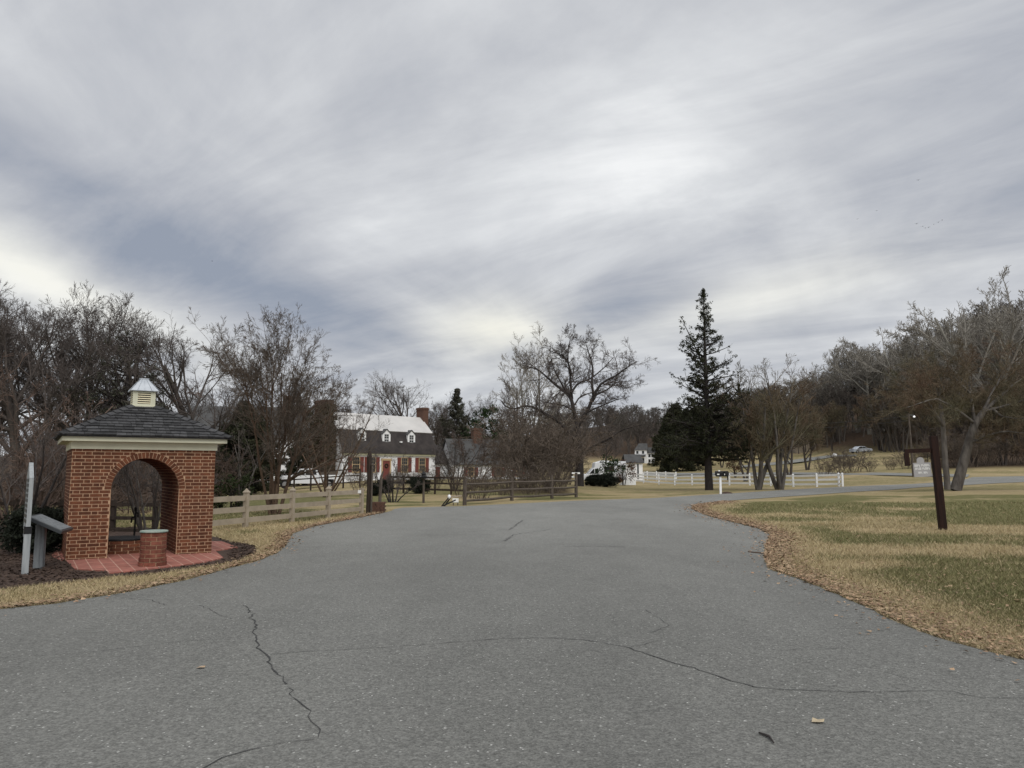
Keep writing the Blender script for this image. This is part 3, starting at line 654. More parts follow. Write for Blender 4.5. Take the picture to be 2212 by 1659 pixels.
def round_bricks(mb, r, h, n, courses, flare=0):
    for c in range(courses):
        z_a = c*h/courses+.006; z_b = (c+1)*h/courses-.006; off = .5*(c % 2)
        rr = r*(1+(flare if c == 0 else flare*.6 if c == 1 else 0))
        for k in range(n):
            t0, t1 = 2*math.pi*(k+off+.04)/n, 2*math.pi*(k+off+.96)/n; tm = (t0+t1)/2
            ins, outs = [], []
            for tt in (t0, tm, t1): ins.append((tt, rr*.97)); outs.append((tt, rr+.006))
            v = [(q*math.cos(tt), q*math.sin(tt), z_a) for tt, q in ins]+[(q*math.cos(tt), q*math.sin(tt), z_a) for tt, q in outs]+[(q*math.cos(tt), q*math.sin(tt), z_b) for tt, q in ins]+[(q*math.cos(tt), q*math.sin(tt), z_b) for tt, q in outs]
            mb.add(v, [(3, 4, 10, 9), (4, 5, 11, 10), (0, 3, 9, 6), (5, 2, 8, 11), (6, 9, 10, 7), (7, 10, 11, 8), (0, 1, 4, 3), (1, 2, 5, 4)])
pp = P(329, 1222, 14.05); ped = thing('brick_pedestal', 'short round brick pedestal with a pale green metal cap in front of the arch', 'pedestal', (pp.x, pp.y, .042))
q = MB(); q.lathe([(.226, 0), (.218, .06), (.208, .14), (.207, .58)], 24); q.build('core', 'mortar', ped)
q = MB(); round_bricks(q, .212, .585, 7, 8, .1); q.build('brick_courses', 'brick2', ped)
q = MB(); q.lathe([(.222, .585), (.236, .592), (.236, .612), (.225, .618)], 28); q.build('cap', 'copper', ped)
wp = Vector((*loc(AC-.25, 1.15), .042)); well = thing('brick_well', 'low round brick well curb with a dark lid under the arch', 'well', wp)
q = MB(); q.lathe([(.52, 0), (.52, .25)], 28); q.build('core', 'mortar', well)
q = MB(); round_bricks(q, .525, .26, 14, 4); q.build('brick_courses', 'brick', well)
q = MB(); q.lathe([(.47, .26), (.47, .29), (.40, .305)], 28); q.build('lid', 'iron', well)
ip = P(289, 1172, 17.2); pump = thing('well_crank_post', 'thin black iron post with hooks standing behind the well lid', 'iron post', (ip.x, ip.y, .042))
q = MB(); q.rod((0, 0, 0), (0, 0, .2), .03, .022); q.rod((0, 0, .2), (.01, 0, .82), .02); q.lathe([(.02, .8), (.03, .82), (.03, .86), (.01, .9)], 10); q.build('post', 'iron', pump)
q = MB(); q.bar((0, 0, .68), (-.07, 0, .66), .02, .03); q.bar((-.07, 0, .66), (-.08, 0, .55), .02, .025); q.build('hook', 'iron', pump)
q = MB(); q.bar((0, 0, .78), (.06, 0, .76), .02, .03); q.bar((.06, 0, .76), (.06, 0, .67), .02, .02); q.build('hook', 'iron', pump)
# ------------------------------------------------------------------ signs at the far left
sg = G(53, 1243); s1 = thing('upright_sign', 'tall narrow white edged timber sign seen edge on at the far left', 'sign', sg, math.atan2(sg.y, sg.x)+R(3.5))
q = MB(); q.box(-.05, -.05, 0, .05, .05, .70); q.build('post', 'palegrey', s1, bevel=.006)
q = MB(); q.box(.1, -.045, .62, .3, .045, .72)
q.prism([(-.06, .80), (.62, .72), (.62, 1.62), (.28, 1.85), (-.06, 1.6)], -.03, .03); q.build('sign_board', 'palegrey', s1)
q = MB()
for k in range(9): q.box(-.0, -.038, .86+k*.085, .56, -.0305, .91+k*.085); q.box(-.0, .0305, .86+k*.085, .56, .038, .91+k*.085)
q.build('letter_strips', 'slate', s1)
q = MB(); q.bar((-.065, 0, .8), (-.065, 0, 1.6), .064, .012, (1, 0, 0)); q.bar((-.065, 0, 1.6), (.28, 0, 1.86), .064, .012); q.bar((.28, 0, 1.86), (.625, 0, 1.62), .064, .012); q.build('edge_trim', 'palegrey', s1)
q = MB(); q.box(-.055, -.055, .68, .09, .055, .8); q.build('bracket', 'iron', s1)
sg = G(83, 1230); s2 = thing('reading_panel', 'low grey post carrying a dark slanted reading panel beside the brick shelter', 'sign', sg, R(18))
q = MB(); q.box(-.075, -.075, 0, .075, .075, .78); q.build('post', 'greywood', s2, bevel=.008)
q = MB(); X2 = Matrix.Translation((.13, 0, .76)) @ Matrix.Rotation(R(26), 4, 'Y'); q.box(-.32, -.42, 0, .30, .42, .06, X2); q.build('panel', 'slate', s2, bevel=.006)
q = MB(); q.box(-.28, -.38, .06, .26, .38, .066, X2); q.build('panel_face', 'greywood', s2)
# ------------------------------------------------------------------ tan three rail fence
fp = [(-8.95, 21.9), (-8.28, 24.2), (-7.52, 26.6), (-6.88, 29.1), (-6.10, 31.5)]
fen = thing('rail_fence', 'tan three rail fence with pointed post caps along the left edge of the tarmac', 'fence', (fp[0][0], fp[0][1], 0))
F0 = Vector((fp[0][0], fp[0][1], 0))
for k, (x, y) in enumerate(fp):
    b = Vector((x, y, H(x, y)))-F0; q = MB(); Xp = Matrix.Translation(b) @ Matrix.Rotation(R(-18), 4, 'Z'); q.box(-.07, -.07, -.05, .07, .07, 1.06, Xp)
    p = q.build('post', 'tan', fen, bevel=.005)
    if k < 4:
        q = MB(); q.add([(-.085, -.085, 1.06), (.085, -.085, 1.06), (.085, .085, 1.06), (-.085, .085, 1.06), (-.085, -.085, 1.09), (.085, -.085, 1.09), (.085, .085, 1.09), (-.085, .085, 1.09), (-.05, -.05, 1.13), (.05, -.05, 1.13), (.05, .05, 1.13), (-.05, .05, 1.13), (0, 0, 1.21)],
              [(3, 2, 1, 0), (0, 1, 5, 4), (1, 2, 6, 5), (2, 3, 7, 6), (3, 0, 4, 7), (4, 5, 9, 8), (5, 6, 10, 9), (6, 7, 11, 10), (7, 4, 8, 11), (8, 9, 12), (9, 10, 12), (10, 11, 12), (11, 8, 12)], Xp); q.build('post_cap', 'tan', p)
    if k < len(fp)-1:
        n2_ = Vector((*fp[k+1], H(*fp[k+1])))-F0; d = (n2_-b).normalized()
        for z_ in (.22, .56, .90):
            q = MB(); q.bar(b+d*.06+Vector((0, 0, z_)), n2_-d*.06+Vector((0, 0, z_)), .045, .16); q.build('rail', 'tan', fen)
q = MB(); b = Vector((*fp[4], H(*fp[4]))); d = (Vector((*fp[3], 0))-b); d.z = 0; d.normalize(); sdv = Vector((-d.y, d.x, 0)); sdv = sdv if sdv.y < 0 else -sdv
q.bar(b-F0+d*.12+sdv*.03+Vector((0, 0, .91)), b-F0+d*.36+sdv*.03+Vector((0, 0, .91)), .012, .12); q.build('notice_plate', 'letter', fen)
# old gate timbers at the end of it
g0 = GY(797.5, 32.0); gp = thing('gate_post', 'tall dark weathered post with rough top at the end of the tan fence', 'post', g0)
q = MB(); q.rod((0, 0, 0), (.02, 0, 1.3), .11, .1, 9); q.rod((.02, 0, 1.3), (.0, 0, 2.35), .1, .11, 9); q.rod((0, 0, 2.35), (.03, 0, 2.55), .11, .05, 7); q.build('post', 'darkwood', gp)
q = MB(); q.rod((.13, -.1, 0), (.14, -.1, 1.95), .045, .04, 8); q.lathe([(.03, 0), (.06, .04), (.06, .08), (.02, .13)], 10, Matrix.Translation((.14, -.1, 1.93))); q.build('side_pole', 'oldwood', gp)
g1 = GY(821, 34.0); gq = thing('slender_post', 'slender brown post with slanting top right of the tall gate post', 'post', g1)
q = MB(); q.rod((0, 0, 0), (.05, 0, 1.45), .075, .06, 8); q.rod((.05, 0, 1.45), (.14, 0, 1.72), .06, .03, 8); q.build('shaft', 'oldwood', gq)
g2 = GY(818, 32.6); gs = MB()
for c in range(6):
    for k in range(3): gs.box(-.26+k*.18+.05*(c % 2)+random.uniform(-.01, .01), -.16, c*.075, -.26+k*.18+.165+.05*(c % 2), .16, c*.075+.068)
o = gs.build('brick_stump', 'chim'); o.location = g2; tag(o, 'broken low stack of red bricks at the foot of the slender post', 'brick pier')
# ------------------------------------------------------------------ old rail fence on the right of the entrance
fq = [(1004, 38.3), (1105.6, 43.0), (1192, 45.5), (1244, 47.5)]
pts_ = [GY(u, y) for u, y in fq]; fr = thing('split_rail_fence', 'weathered dark three rail fence right of the entrance drive', 'fence', pts_[0])
for k, p in enumerate(pts_):
    q = MB(); b = p-pts_[0]; q.rod(b-Vector((0, 0, .05)), b+Vector((random.uniform(-.03, .03), 0, (1.28, 1.3, 1.4, 1.5)[k])), .1, .09, 8); q.build('post', 'oldwood', fr)
    if k < 3:
        n2_ = pts_[k+1]-pts_[0]
        for z_ in (.22, .62, 1.03):
            q = MB(); m_ = (b+n2_)/2+Vector((0, 0, z_-.03)); q.rod(b+Vector((0, 0, z_)), m_, .06, .075, 6); q.rod(m_, n2_+Vector((0, 0, z_)), .075, .06, 6); q.build('rail', 'oldwood', fr)
q = MB(); q.box(1.0-1.0-.25, -.02, 1.42, .25, .02, 1.52, Matrix.Translation(pts_[3]-pts_[0])); q.box(-.25, .05, 1.2, .0, .08, 1.3, Matrix.Translation(pts_[3]-pts_[0])); q.build('notice_plate', 'letter', fr)
b = P(984, 1086, 38.2); q = MB(); q.box(-.15, -.015, -.1, .15, .015, .1); o = q.build('notice_board', 'letter'); o.location = b+Vector((0, 0, .12)); tag(o, 'small white notice board low beside the first post of the dark rail fence', 'notice')
for x_ in (-.13, .09): q = MB(); q.box(x_, -.03, 0, x_+.04, 0, .3); o2 = q.build('stake', 'oldwood', o); o2.location = (0, .045, -.28)
b = GY(969, 37.5); t_ = thing('plough', 'old plough with slanting dark handles and a white bundle beside the entrance', 'plough', b)
q = MB(); q.bar((-.32, 0, 0), (.02, 0, .42), .05, .06); q.bar((-.2, .2, 0), (.12, .15, .45), .05, .06); q.bar((-.25, 0, .02), (.35, .1, .3), .05, .06); q.build('handle', 'iron', t_)
q = MB(); q.bar((.02, .05, .44), (.62, .2, .5), .05, .06); q.build('beam', 'tan', t_)
q = MB(); q.lathe([(.03, .36), (.07, .41), (.085, .47), (.06, .53), (.02, .56)], 12, Matrix.Translation((.04, .02, 0))); q.build('bundle', 'white', t_)
# garden fences before the house
def rails(name, label, px, zs, m, r=.05, hpost=1.2, ym=None):
    ps = [GY(u, y) for u, y in px]; t_ = thing(name, label, 'fence', ps[0])
    for k, p in enumerate(ps):
        q = MB(); b = p-ps[0]; q.box(-.06, -.06, -.1, .06, .06, hpost, Matrix.Translation(b)); q.build('post', m, t_)
        if k < len(ps)-1:
            n2_ = ps[k+1]-ps[0]
            for z_ in zs: q = MB(); q.bar(b+Vector((0, -.07, z_)), n2_+Vector((0, -.07, z_)), .04, r*2); q.build('rail', m, t_)
    return t_
rails('garden_fence', 'dark brown rail fence crossing the lawn in front of the white house', [(842, 55), (872, 54), (905, 53), (940, 52), (975, 51), (1003, 50)], (.3, .72, 1.1), 'darkwood', .06)
rails('garden_fence', 'thin black rail fence between the pickup truck and the white house', [(600, 66), (636, 65.5), (672, 65), (708, 64.5), (742, 64), (778, 63.5)], (.45, 1.0, 1.5), 'darkwood', .05, 1.55)
rails('paddock_fence', 'dark brown paddock fence seen behind the brick shelter', [(-60, 23.5), (40, 23), (140, 22.7), (250, 22.4), (340, 22.1), (425, 21.9)], (.06, .4, .78), 'darkwood', .05, .9)
lp = GY(915.6, 41.0); t_ = thing('lamp_post', 'short wooden lamp post with a black lantern beside the entrance lawn', 'lamp post', lp)
q = MB(); q.rod((0, 0, 0), (0, 0, 1.28), .065, .055, 8); q.build('post', 'oldwood', t_)
q = MB(); q.lathe([(.1, 1.27), (.22, 1.29), (.24, 1.36), (.13, 1.42), (.1, 1.5), (.16, 1.52), (.1, 1.58), (.03, 1.66)], 12); q.build('lantern', 'iron', t_)
# ------------------------------------------------------------------ trees
def tubes(Pn, Rn, k):
    """Pn (N, n, 3) polylines, Rn (N, n) radii -> vertices and quads of k-sided tubes"""
    Nn, n, _ = Pn.shape; T = np.gradient(Pn, axis=1); T /= np.linalg.norm(T, axis=2, keepdims=True)+1e-9
    ref = np.where(np.abs(T[:, :1, 2:3]) > .9, np.array([1., 0, 0]), np.array([0, 0, 1.])); ref = np.broadcast_to(ref, T.shape)
    U = np.cross(T, ref); U /= np.linalg.norm(U, axis=2, keepdims=True)+1e-9; W = np.cross(T, U)
    a = np.arange(k)*2*math.pi/k
    V = Pn[:, :, None]+Rn[:, :, None, None]*(U[:, :, None]*np.cos(a)[:, None]+W[:, :, None]*np.sin(a)[:, None])
    b = (np.arange(Nn)*n*k)[:, None, None]; j = (np.arange(n-1)*k)[None, :, None]; q = np.arange(k)[None, None]; q2 = (q+1) % k
    Q = np.stack([b+j+q, b+j+q2, b+j+k+q2, b+j+k+q], -1).reshape(-1, 4)
    return V.reshape(-1, 3), Q
def unit(v): return v/(np.linalg.norm(v, axis=-1, keepdims=True)+1e-9)
def spawn(rg, Pp, Rp, n_ch, t0, t1, ang, ratio, n, wig, up, rr, rend, lmin=0, shape=.5, out=None):
    """children of every parent polyline; returns polylines and radii"""
    Np, m, _ = Pp.shape; Lp = np.linalg.norm(np.diff(Pp, axis=1), axis=2).sum(1)
    idx = np.repeat(np.arange(Np), n_ch); K = len(idx)
    t = t0+(t1-t0)*rg.rand(K)**.8; ft = t*(m-1); i0 = np.clip(ft.astype(int), 0, m-2); fr_ = (ft-i0)[:, None]
    S = Pp[idx, i0]*(1-fr_)+Pp[idx, i0+1]*fr_; T = unit(Pp[idx, i0+1]-Pp[idx, i0]); rad = Rp[idx, i0]*(1-fr_[:, 0])+Rp[idx, i0+1]*fr_[:, 0]
    q = rg.normal(0, 1, (K, 3)); q -= (q*T).sum(1, keepdims=True)*T; q = unit(q)
    if out is not None: q = unit(q+out*unit(S*np.array([1, 1, 0.])+1e-6))
    a = np.radians(rg.normal(ang, ang*.22, K))[:, None]; D = unit(np.cos(a)*T+np.sin(a)*q)
    L = Lp[idx]*ratio*(1-shape*(t-t0)/(1-t0+1e-6))*rg.uniform(.6, 1.25, K); L = np.maximum(L, lmin)
    Pc = np.empty((K, n, 3)); Pc[:, 0] = S
    for s in range(1, n):
        D = unit(D+rg.normal(0, wig, (K, 3))+np.array([0, 0, up])); Pc[:, s] = Pc[:, s-1]+D*(L/(n-1))[:, None]
    r0 = rad*rr; Rc = np.maximum(r0[:, None]*np.linspace(1, rend, n)[None], .003)
    return Pc, Rc
def stems(rg, n, L, lean, r0, m=9, wig=.05, up=.05, base=.15, r_end=.35, az0=None, lv=.25):
    a = np.linspace(0, 2*math.pi, n, endpoint=False)+rg.rand(n)*.6 if az0 is None else np.radians(np.array(az0, float))
    ln = np.radians(lean)*rg.uniform(.4, 1.1, n); D = np.stack([np.cos(a)*np.sin(ln), np.sin(a)*np.sin(ln), np.cos(ln)], 1)
    Ls = L*rg.uniform(1-lv, 1.05, n); Pc = np.empty((n, m, 3)); Pc[:, 0] = np.stack([np.cos(a)*base*rg.rand(n), np.sin(a)*base*rg.rand(n), np.full(n, -.1)], 1)
    for s in range(1, m):
        D = unit(D+rg.normal(0, wig, (n, 3))+np.array([0, 0, up])); Pc[:, s] = Pc[:, s-1]+D*(Ls/(m-1))[:, None]
    return Pc, r0*rg.uniform(.7, 1.1, n)[:, None]*np.linspace(1, r_end, m)[None]
def cat_(L):
    V = []; Q = []; o = 0
    for v, q in L: V.append(v); Q.append(q+o); o += len(v)
    return np.concatenate(V), np.concatenate(Q)
def grow(seed, trunk, levels, kt=8, extra=None, rmin=.0):
    """trunk: (P, R); levels: list of (spawn kwargs, sides). Returns (trunk mesh, crown mesh)"""
    rg = np.random.RandomState(seed); tv = [tubes(trunk[0], trunk[1], kt)]; cur = trunk; allp = []; cv = []
    if extra is not None: tv += [tubes(p, r_, 6) for p, r_ in extra]; cur = None
    for li, (kw, k, tr_) in enumerate(levels):
        if li == 0 and extra is not None:
            parts = [spawn(rg, p, r_, **kw) for p, r_ in extra]; Pc = np.concatenate([a for a, b in parts]); Rc = np.concatenate([b for a, b in parts])
        else: Pc, Rc = spawn(rg, cur[0], cur[1], **kw)
        Pc[:, 1:, 2] = np.maximum(Pc[:, 1:, 2], .15)
        Rc = np.maximum(Rc, rmin); (tv if tr_ else cv).append(tubes(Pc, Rc, k)); cur = (Pc, Rc)
    return cat_(tv), cat_(cv)
def make_tree(name, label, cat, meshes, bark, twig, loc, rz=0.0, s=1.0, group=None, crown='crown'):
    t_ = thing(name, label, cat, loc, rz, group); t_.scale = (s, s, s) if not isinstance(s, tuple) else s
    o1 = npmesh('trunk', *meshes[0], bark, t_); o2 = npmesh(crown, *meshes[1], twig, t_)
    return t_
def lv(n, t0, ang, ratio, seg, wig, up, rr, rend, k=3, tr_=False, t1=1.0, **kw):
    return (dict(n_ch=n, t0=t0, t1=t1, ang=ang, ratio=ratio, n=seg, wig=wig, up=up, rr=rr, rend=rend, **kw), k, tr_)
def G_round(seed, h=11, r0=.2, stemsn=1, lean=8, twigs=9, rmin=.0055):
    rg = np.random.RandomState(seed); st = stems(rg, stemsn, h*.72, lean, r0, 12, .06, .03)
    return grow(seed, st, [lv(14//max(1, stemsn-1) if stemsn > 1 else 14, .22, 50, .74, 10, .10, .09, .6, .25, 5, True, shape=.35),
                           lv(9, .2, 46, .56, 7, .09, .06, .6, .3, 4), lv(8, .15, 44, .52, 5, .08, .05, .6, .35, 3), lv(twigs-2, .1, 38, .6, 3, .06, .03, .7, .5, 3)], rmin=rmin)
def G_vase(seed, h=8, n=7, lean=22, r0=.09, twigs=7, rmin=.006, wig=.06, d=(8, 8, 7)):
    rg = np.random.RandomState(seed); st = stems(rg, n, h*.82, lean, r0, 11, wig, .02, .25, .25)
    return grow(seed, st, [lv(d[0], .25, 32, .5, 8, .1, .035, .6, .3, 4, False, shape=.45), lv(d[1], .15, 36, .42, 5, .12, .03, .6, .35, 3), lv(d[2], .1, 40, .5, 4, .14, .02, .7, .5, 3)], kt=7, rmin=rmin)
def G_crape(seed, h):
    rg = np.random.RandomState(seed); st = stems(rg, 7, h*.84, 17, .09, 12, .05, .02, .22, .3)
    return grow(seed, st, [lv(11, .2, 44, .62, 9, .08, .05, .6, .3, 5, True, shape=.3), lv(9, .15, 40, .5, 7, .08, .04, .6, .35, 4), lv(8, .1, 38, .48, 5, .09, .03, .65, .4, 3), lv(6, .1, 34, .55, 3, .06, .02, .7, .5, 3)], kt=8, rmin=.0042)
def G_thicket(seed, h=4.5, n=26, lean=38, spread=1.2, rmin=.006, d=(7, 6, 4)):
    rg = np.random.RandomState(seed); st = stems(rg, n, h, lean, .045, 10, .14, -.01, spread, .35, lv=.55)
    return grow(seed, st, [lv(d[0], .15, 40, .5, 6, .18, 0, .65, .4, 3, False), lv(d[1], .1, 45, .5, 4, .2, -.02, .7, .5, 3), lv(d[2], .1, 45, .5, 3, .2, -.02, .8, .6, 3)], kt=4, rmin=rmin)
def limb(pts, Y0, r0, r1, dyend=0.0, org=None):
    """a limb through points seen at (u, v), swinging dyend metres in depth"""
    n = len(pts); q = [P(u, v, Y0+dyend*(j/(n-1))**1.3)-org for j, (u, v) in enumerate(pts)]
    m = 12; T = np.linspace(0, n-1, m); out = []
    for t in T:
        j = min(int(t), n-2); out.append(q[j].lerp(q[j+1], t-j))
    return np.array([[tuple(p) for p in out]]), np.linspace(r0, r1, m)[None]
# the big spreading oak beyond the dark rail fence
OY = 74.0; org = GY(1252, OY); ol = lambda *a: limb(*a, org=org)
tk = ol([(1252, 1056), (1252, 1000), (1250, 952), (1246, 919)], OY, .44, .27, 0)
ex_ = [ol([(1247, 955), (1227, 934), (1206, 909), (1175.7, 893), (1157, 880.5), (1136.7, 876), (1110, 883.6), (1093.6, 880.5), (1083, 866)], OY, .2, .05, -2),
 ol([(1246, 922), (1241, 893), (1233, 858), (1220.7, 845.7), (1202, 833), (1181.8, 815), (1161, 796.5), (1132.6, 790)], OY, .24, .04, 2.5),
 ol([(1236, 862), (1231, 817), (1234, 800.6), (1222, 774), (1210.5, 765.8), (1186, 757.5)], OY+.5, .14, .03, -1.5),
 ol([(1247, 921), (1259.7, 903), (1274, 876.5), (1282, 854), (1300.7, 825), (1329, 813), (1350, 796.5), (1376, 780)], OY, .24, .035, -1),
 ol([(1282, 856), (1278, 825), (1281, 800.6), (1278, 780), (1270, 757.5), (1264, 737)], OY, .15, .03, 1.5),
 ol([(1234, 848), (1247.4, 829), (1278, 817), (1304.8, 794.5), (1325, 772)], OY, .12, .03, 3.5),
 ol([(1258, 981), (1284, 962.6), (1317, 948), (1345.8, 927.7), (1386.8, 917.5)], OY, .13, .03, -3),
 ol([(1233, 812), (1227, 780), (1227, 753.5), (1233, 727)], OY, .1, .025, -2),
 ol([(1241, 900), (1238, 886.7), (1220.8, 876.5), (1198, 872), (1170, 868)], OY, .11, .03, -3.5),
 ol([(1283, 854), (1309, 843.6), (1333.5, 825), (1366, 823)], OY, .1, .03, 3),
 ol([(1262, 895), (1282, 884), (1310, 872), (1336, 862)], OY, .09, .03, -3), ol([(1225, 850), (1208, 820), (1196, 795), (1190, 775)], OY, .1, .03, -3)]
ms = grow(3, tk, [lv(17, .2, 50, .32, 8, .17, .04, .45, .3, 4, False, lmin=1.3, shape=.2), lv(10, .15, 46, .5, 5, .16, .03, .6, .4, 3), lv(9, .1, 44, .5, 4, .15, .02, .7, .5, 3)], kt=10, extra=ex_, rmin=.008)
make_tree('oak_tree', 'large spreading bare oak with thick dark trunk beyond the dark rail fence', 'tree', ms, 'barkdark', 'twigdark', org)
# leaning twin trunk tree at the right edge
RY = 56.0; org = GY(2058, RY); ol = lambda *a: limb(*a, org=org)
tk = ol([(2064, 1060), (2077, 1015), (2093, 955), (2106, 915), (2124, 890)], RY, .40, .2, 0)
ex_ = [ol([(2047, 1058), (2041, 984), (2038, 921), (2030, 868), (2027, 837), (2014, 824)], RY, .22, .06, 1),
 ol([(2124, 890), (2172, 877), (2210, 865), (2260, 850)], RY, .14, .04, -2), ol([(2093, 958), (2109, 952), (2134, 940), (2172, 931), (2212, 937), (2260, 930)], RY, .13, .045, -3),
 ol([(2106, 915), (2100, 880), (2096, 843), (2090, 796), (2085, 770)], RY, .13, .03, 1), ol([(2122, 892), (2146, 843), (2172, 796), (2200, 775)], RY, .12, .03, 2),
 ol([(2038, 921), (2008, 874), (1985, 850), (1950, 840)], RY, .12, .03, -1.5), ol([(2106, 915), (2060, 880), (2020, 860), (1960, 880)], RY, .12, .03, -4),
 ol([(2096, 850), (2060, 815), (2030, 800), (1990, 800)], RY, .1, .03, 2), ol([(2140, 880), (2165, 900), (2200, 905), (2240, 900)], RY, .1, .03, -4), ol([(2124, 890), (2190, 830), (2240, 800)], RY, .14, .03, 3)]
ms = grow(8, tk, [lv(20, .15, 55, .4, 8, .14, .02, .45, .3, 4, False, lmin=1.6, shape=.15), lv(11, .1, 48, .5, 5, .16, .0, .6, .4, 3), lv(9, .1, 45, .55, 4, .16, -.01, .7, .5, 3)], kt=10, extra=ex_, rmin=.008)
make_tree('leaning_tree', 'big leaning twin trunked bare tree with pale lower bark behind the hanging sign', 'tree', ms, 'barkpalegrey', 'twigmoss', org)
# vase shaped many-stemmed trees
tv1 = make_tree('crape_myrtle', 'tall many stemmed bare crape myrtle just behind the tan rail fence', 'tree', G_crape(21, 7.0), 'barkbrown', 'twigbrown', GY(596, 31), 0, (.9, .9, 1))
make_tree('crape_myrtle', 'arching many stemmed bare shrub tree between the pickup truck and the white house', 'tree', G_vase(22, 8.8, 7, 34, .07, d=(7, 7, 6)), 'barkbrown', 'twigbrown', GY(709, 50), 1.0)
make_tree('yard_tree', 'many stemmed bare tree at the white fence, nearer the mailboxes', 'tree', G_vase(31, 11.5, 3, 20, .21, d=(14, 9, 9), rmin=.008), 'barkpalegrey', 'twigmoss', GY(1637, 64), .6)
make_tree('yard_tree', 'bare tree with fan of pale trunks, farther right along the white fence', 'tree', G_vase(32, 12.0, 4, 22, .2, d=(13, 9, 9), rmin=.008), 'barkpalegrey', 'twigmoss', GY(1684, 64), 2.2)
make_tree('fork_tree', 'small dark forked bare tree in front of the grey roofed cottage', 'tree', G_vase(23, 4.6, 7, 24, .07, rmin=.008), 'barkdark', 'twigdark', GY(983, 58), .5)
make_tree('redbud', 'small bare tree with purplish twigs before the grey roofed cottage', 'tree', G_vase(24, 5.2, 6, 34, .05, rmin=.008), 'barkbrown', 'twigred', GY(1030, 63), .5)
make_tree('garden_shrub', 'small bare shrub on one short trunk in the middle of the entrance lawn', 'shrub', G_vase(25, 2.2, 7, 40, .05, rmin=.006, d=(6, 6, 5)), 'barkdark', 'twigdark', GY(849, 42), .5)
make_tree('garden_shrub', 'bare grey stemmed shrub seen through the brick arch', 'shrub', G_vase(26, 3.0, 8, 30, .04, rmin=.004), 'barkpalegrey', 'twigdark', GY(334, 19.5), .5)
make_tree('dogwood', 'small bare spreading tree behind the tall sign at the left edge', 'tree', G_vase(27, 4.4, 7, 42, .05, rmin=.004), 'barkdark', 'twigdark', GY(55, 19), .5)
make_tree('upright_tree', 'tall fan shaped bare tree with pale twigs left of the big oak', 'tree', G_vase(28, 16.5, 4, 17, .22, rmin=.014, d=(13, 9, 9)), 'barkpalegrey', 'twigpale', GY(1135, 92), .5)
for k, (u, Y, h, a_, lbl) in enumerate([(528, 36, 5.6, 0, 'slim pale stemmed sapling against the dark cedars beside the tan fence'), (868, 70, 3.2, 1, 'small grey bare shrub against the right half of the white house'), (805, 66, 4.0, 2, 'thin bare shrub before the door of the white house')]):
    make_tree('sapling', lbl, 'tree', G_vase(60+k, h, 3, 18, .05, rmin=.006, d=(5, 6, 5)), 'barkpalegrey', 'twigdark', GY(u, Y), a_)
# rounded bare trees on the left and behind the houses
LT = [(40, 40, 12.2, 'leftmost of the tall bare trees, rising behind the upright sign'), (175, 46, 13.6, 'broad bare tree right behind the pavilion cupola, left side'), (300, 42, 12.2, 'dense rounded bare tree standing over the pavilion roof'),
      (420, 48, 11.4, 'bare tree leaning right above the pavilion eaves'), (-70, 44, 12.5, 'bare tree cut by the left edge of the view'), (110, 58, 15.5, 'tall bare tree behind the first two at the left edge')]
rp_ = [G_round(41, 12, .26), G_round(42, 12, .22, 2, 14), G_round(43, 12, .24)]
protoR = None; PR = []
for k, m_ in enumerate(rp_):
    u, Y, h, lb = LT[k]; PR.append(make_tree('bare_tree', lb, 'tree', m_, 'bark', 'twigdark', GY(u, Y), k*1.3, h/10.8, 'bare trees behind the pavilion'))
for k in range(3, 6):
    u, Y, h, lb = LT[k]; again(PR[k % 3], GY(u, Y), k*1.9+.5, h/10.8, lb)
BT = [(470, 105, 17, 'bare tree above the roof of the dark roofed house on the left'), (650, 120, 17, 'faint bare tree behind the big crape myrtle'), (770, 125, 17.5, 'bare tree rising behind the left chimney of the white house'), (886, 118, 19.5, 'tall sparse bare tree behind the right half of the white house roof'),
      (948, 130, 18, 'bare tree just right of the brick end chimney'), (1075, 125, 18, 'bare tree behind the magnolia'), (560, 95, 13, 'bare tree behind the left brick chimney'), (1190, 120, 17, 'bare tree behind the left limbs of the oak'), (1310, 125, 12, 'bare tree behind the right limbs of the oak')]
for k, (u, Y, h, lb) in enumerate(BT): again(PR[k % 3], GY(u, Y), k*2.1, h/13.5, lb, 'bare trees behind the houses')
# brown thickets
th1 = make_tree('thicket', 'russet tangle of bare brush at the left edge of the view', 'thicket', G_thicket(51, 5.2, 26, 30, 1.8, rmin=.009, d=(6, 5, 4)), 'twigred', 'twigred', GY(-10, 22), 0, 1, 'thickets')
again(th1, GY(95, 26), 1.7, .72, 'russet brush between the upright sign and the pavilion'); again(th1, GY(205, 30), 3.0, .7, 'brown brush seen through the left of the brick arch'); again(th1, GY(330, 33), 4.4, .7, 'brown brush seen through the right of the brick arch'); again(th1, GY(430, 36), 5.4, .72, 'brown brush just right of the pavilion roof')
th2 = make_tree('thicket', 'tall brown thicket behind the middle of the dark rail fence', 'thicket', G_thicket(52, 6.4, 26, 24, 2.0, rmin=.017, d=(6, 5, 3)), 'twigbrown', 'twigbrown', GY(1158, 57), 0, 1, 'thickets')
again(th2, GY(1122, 62), 2.2, .8, 'brown thicket behind the left bay of the dark rail fence'); again(th2, GY(1190, 60), 4.0, .9, 'brown thicket between the dark rail fence and the oak trunk'); again(th2, GY(1160, 72), 5.0, 1.15, 'taller brown thicket rising behind the others left of the oak'); again(th2, GY(1215, 76), 1.0, .6, 'low brown thicket at the foot of the oak')
pass
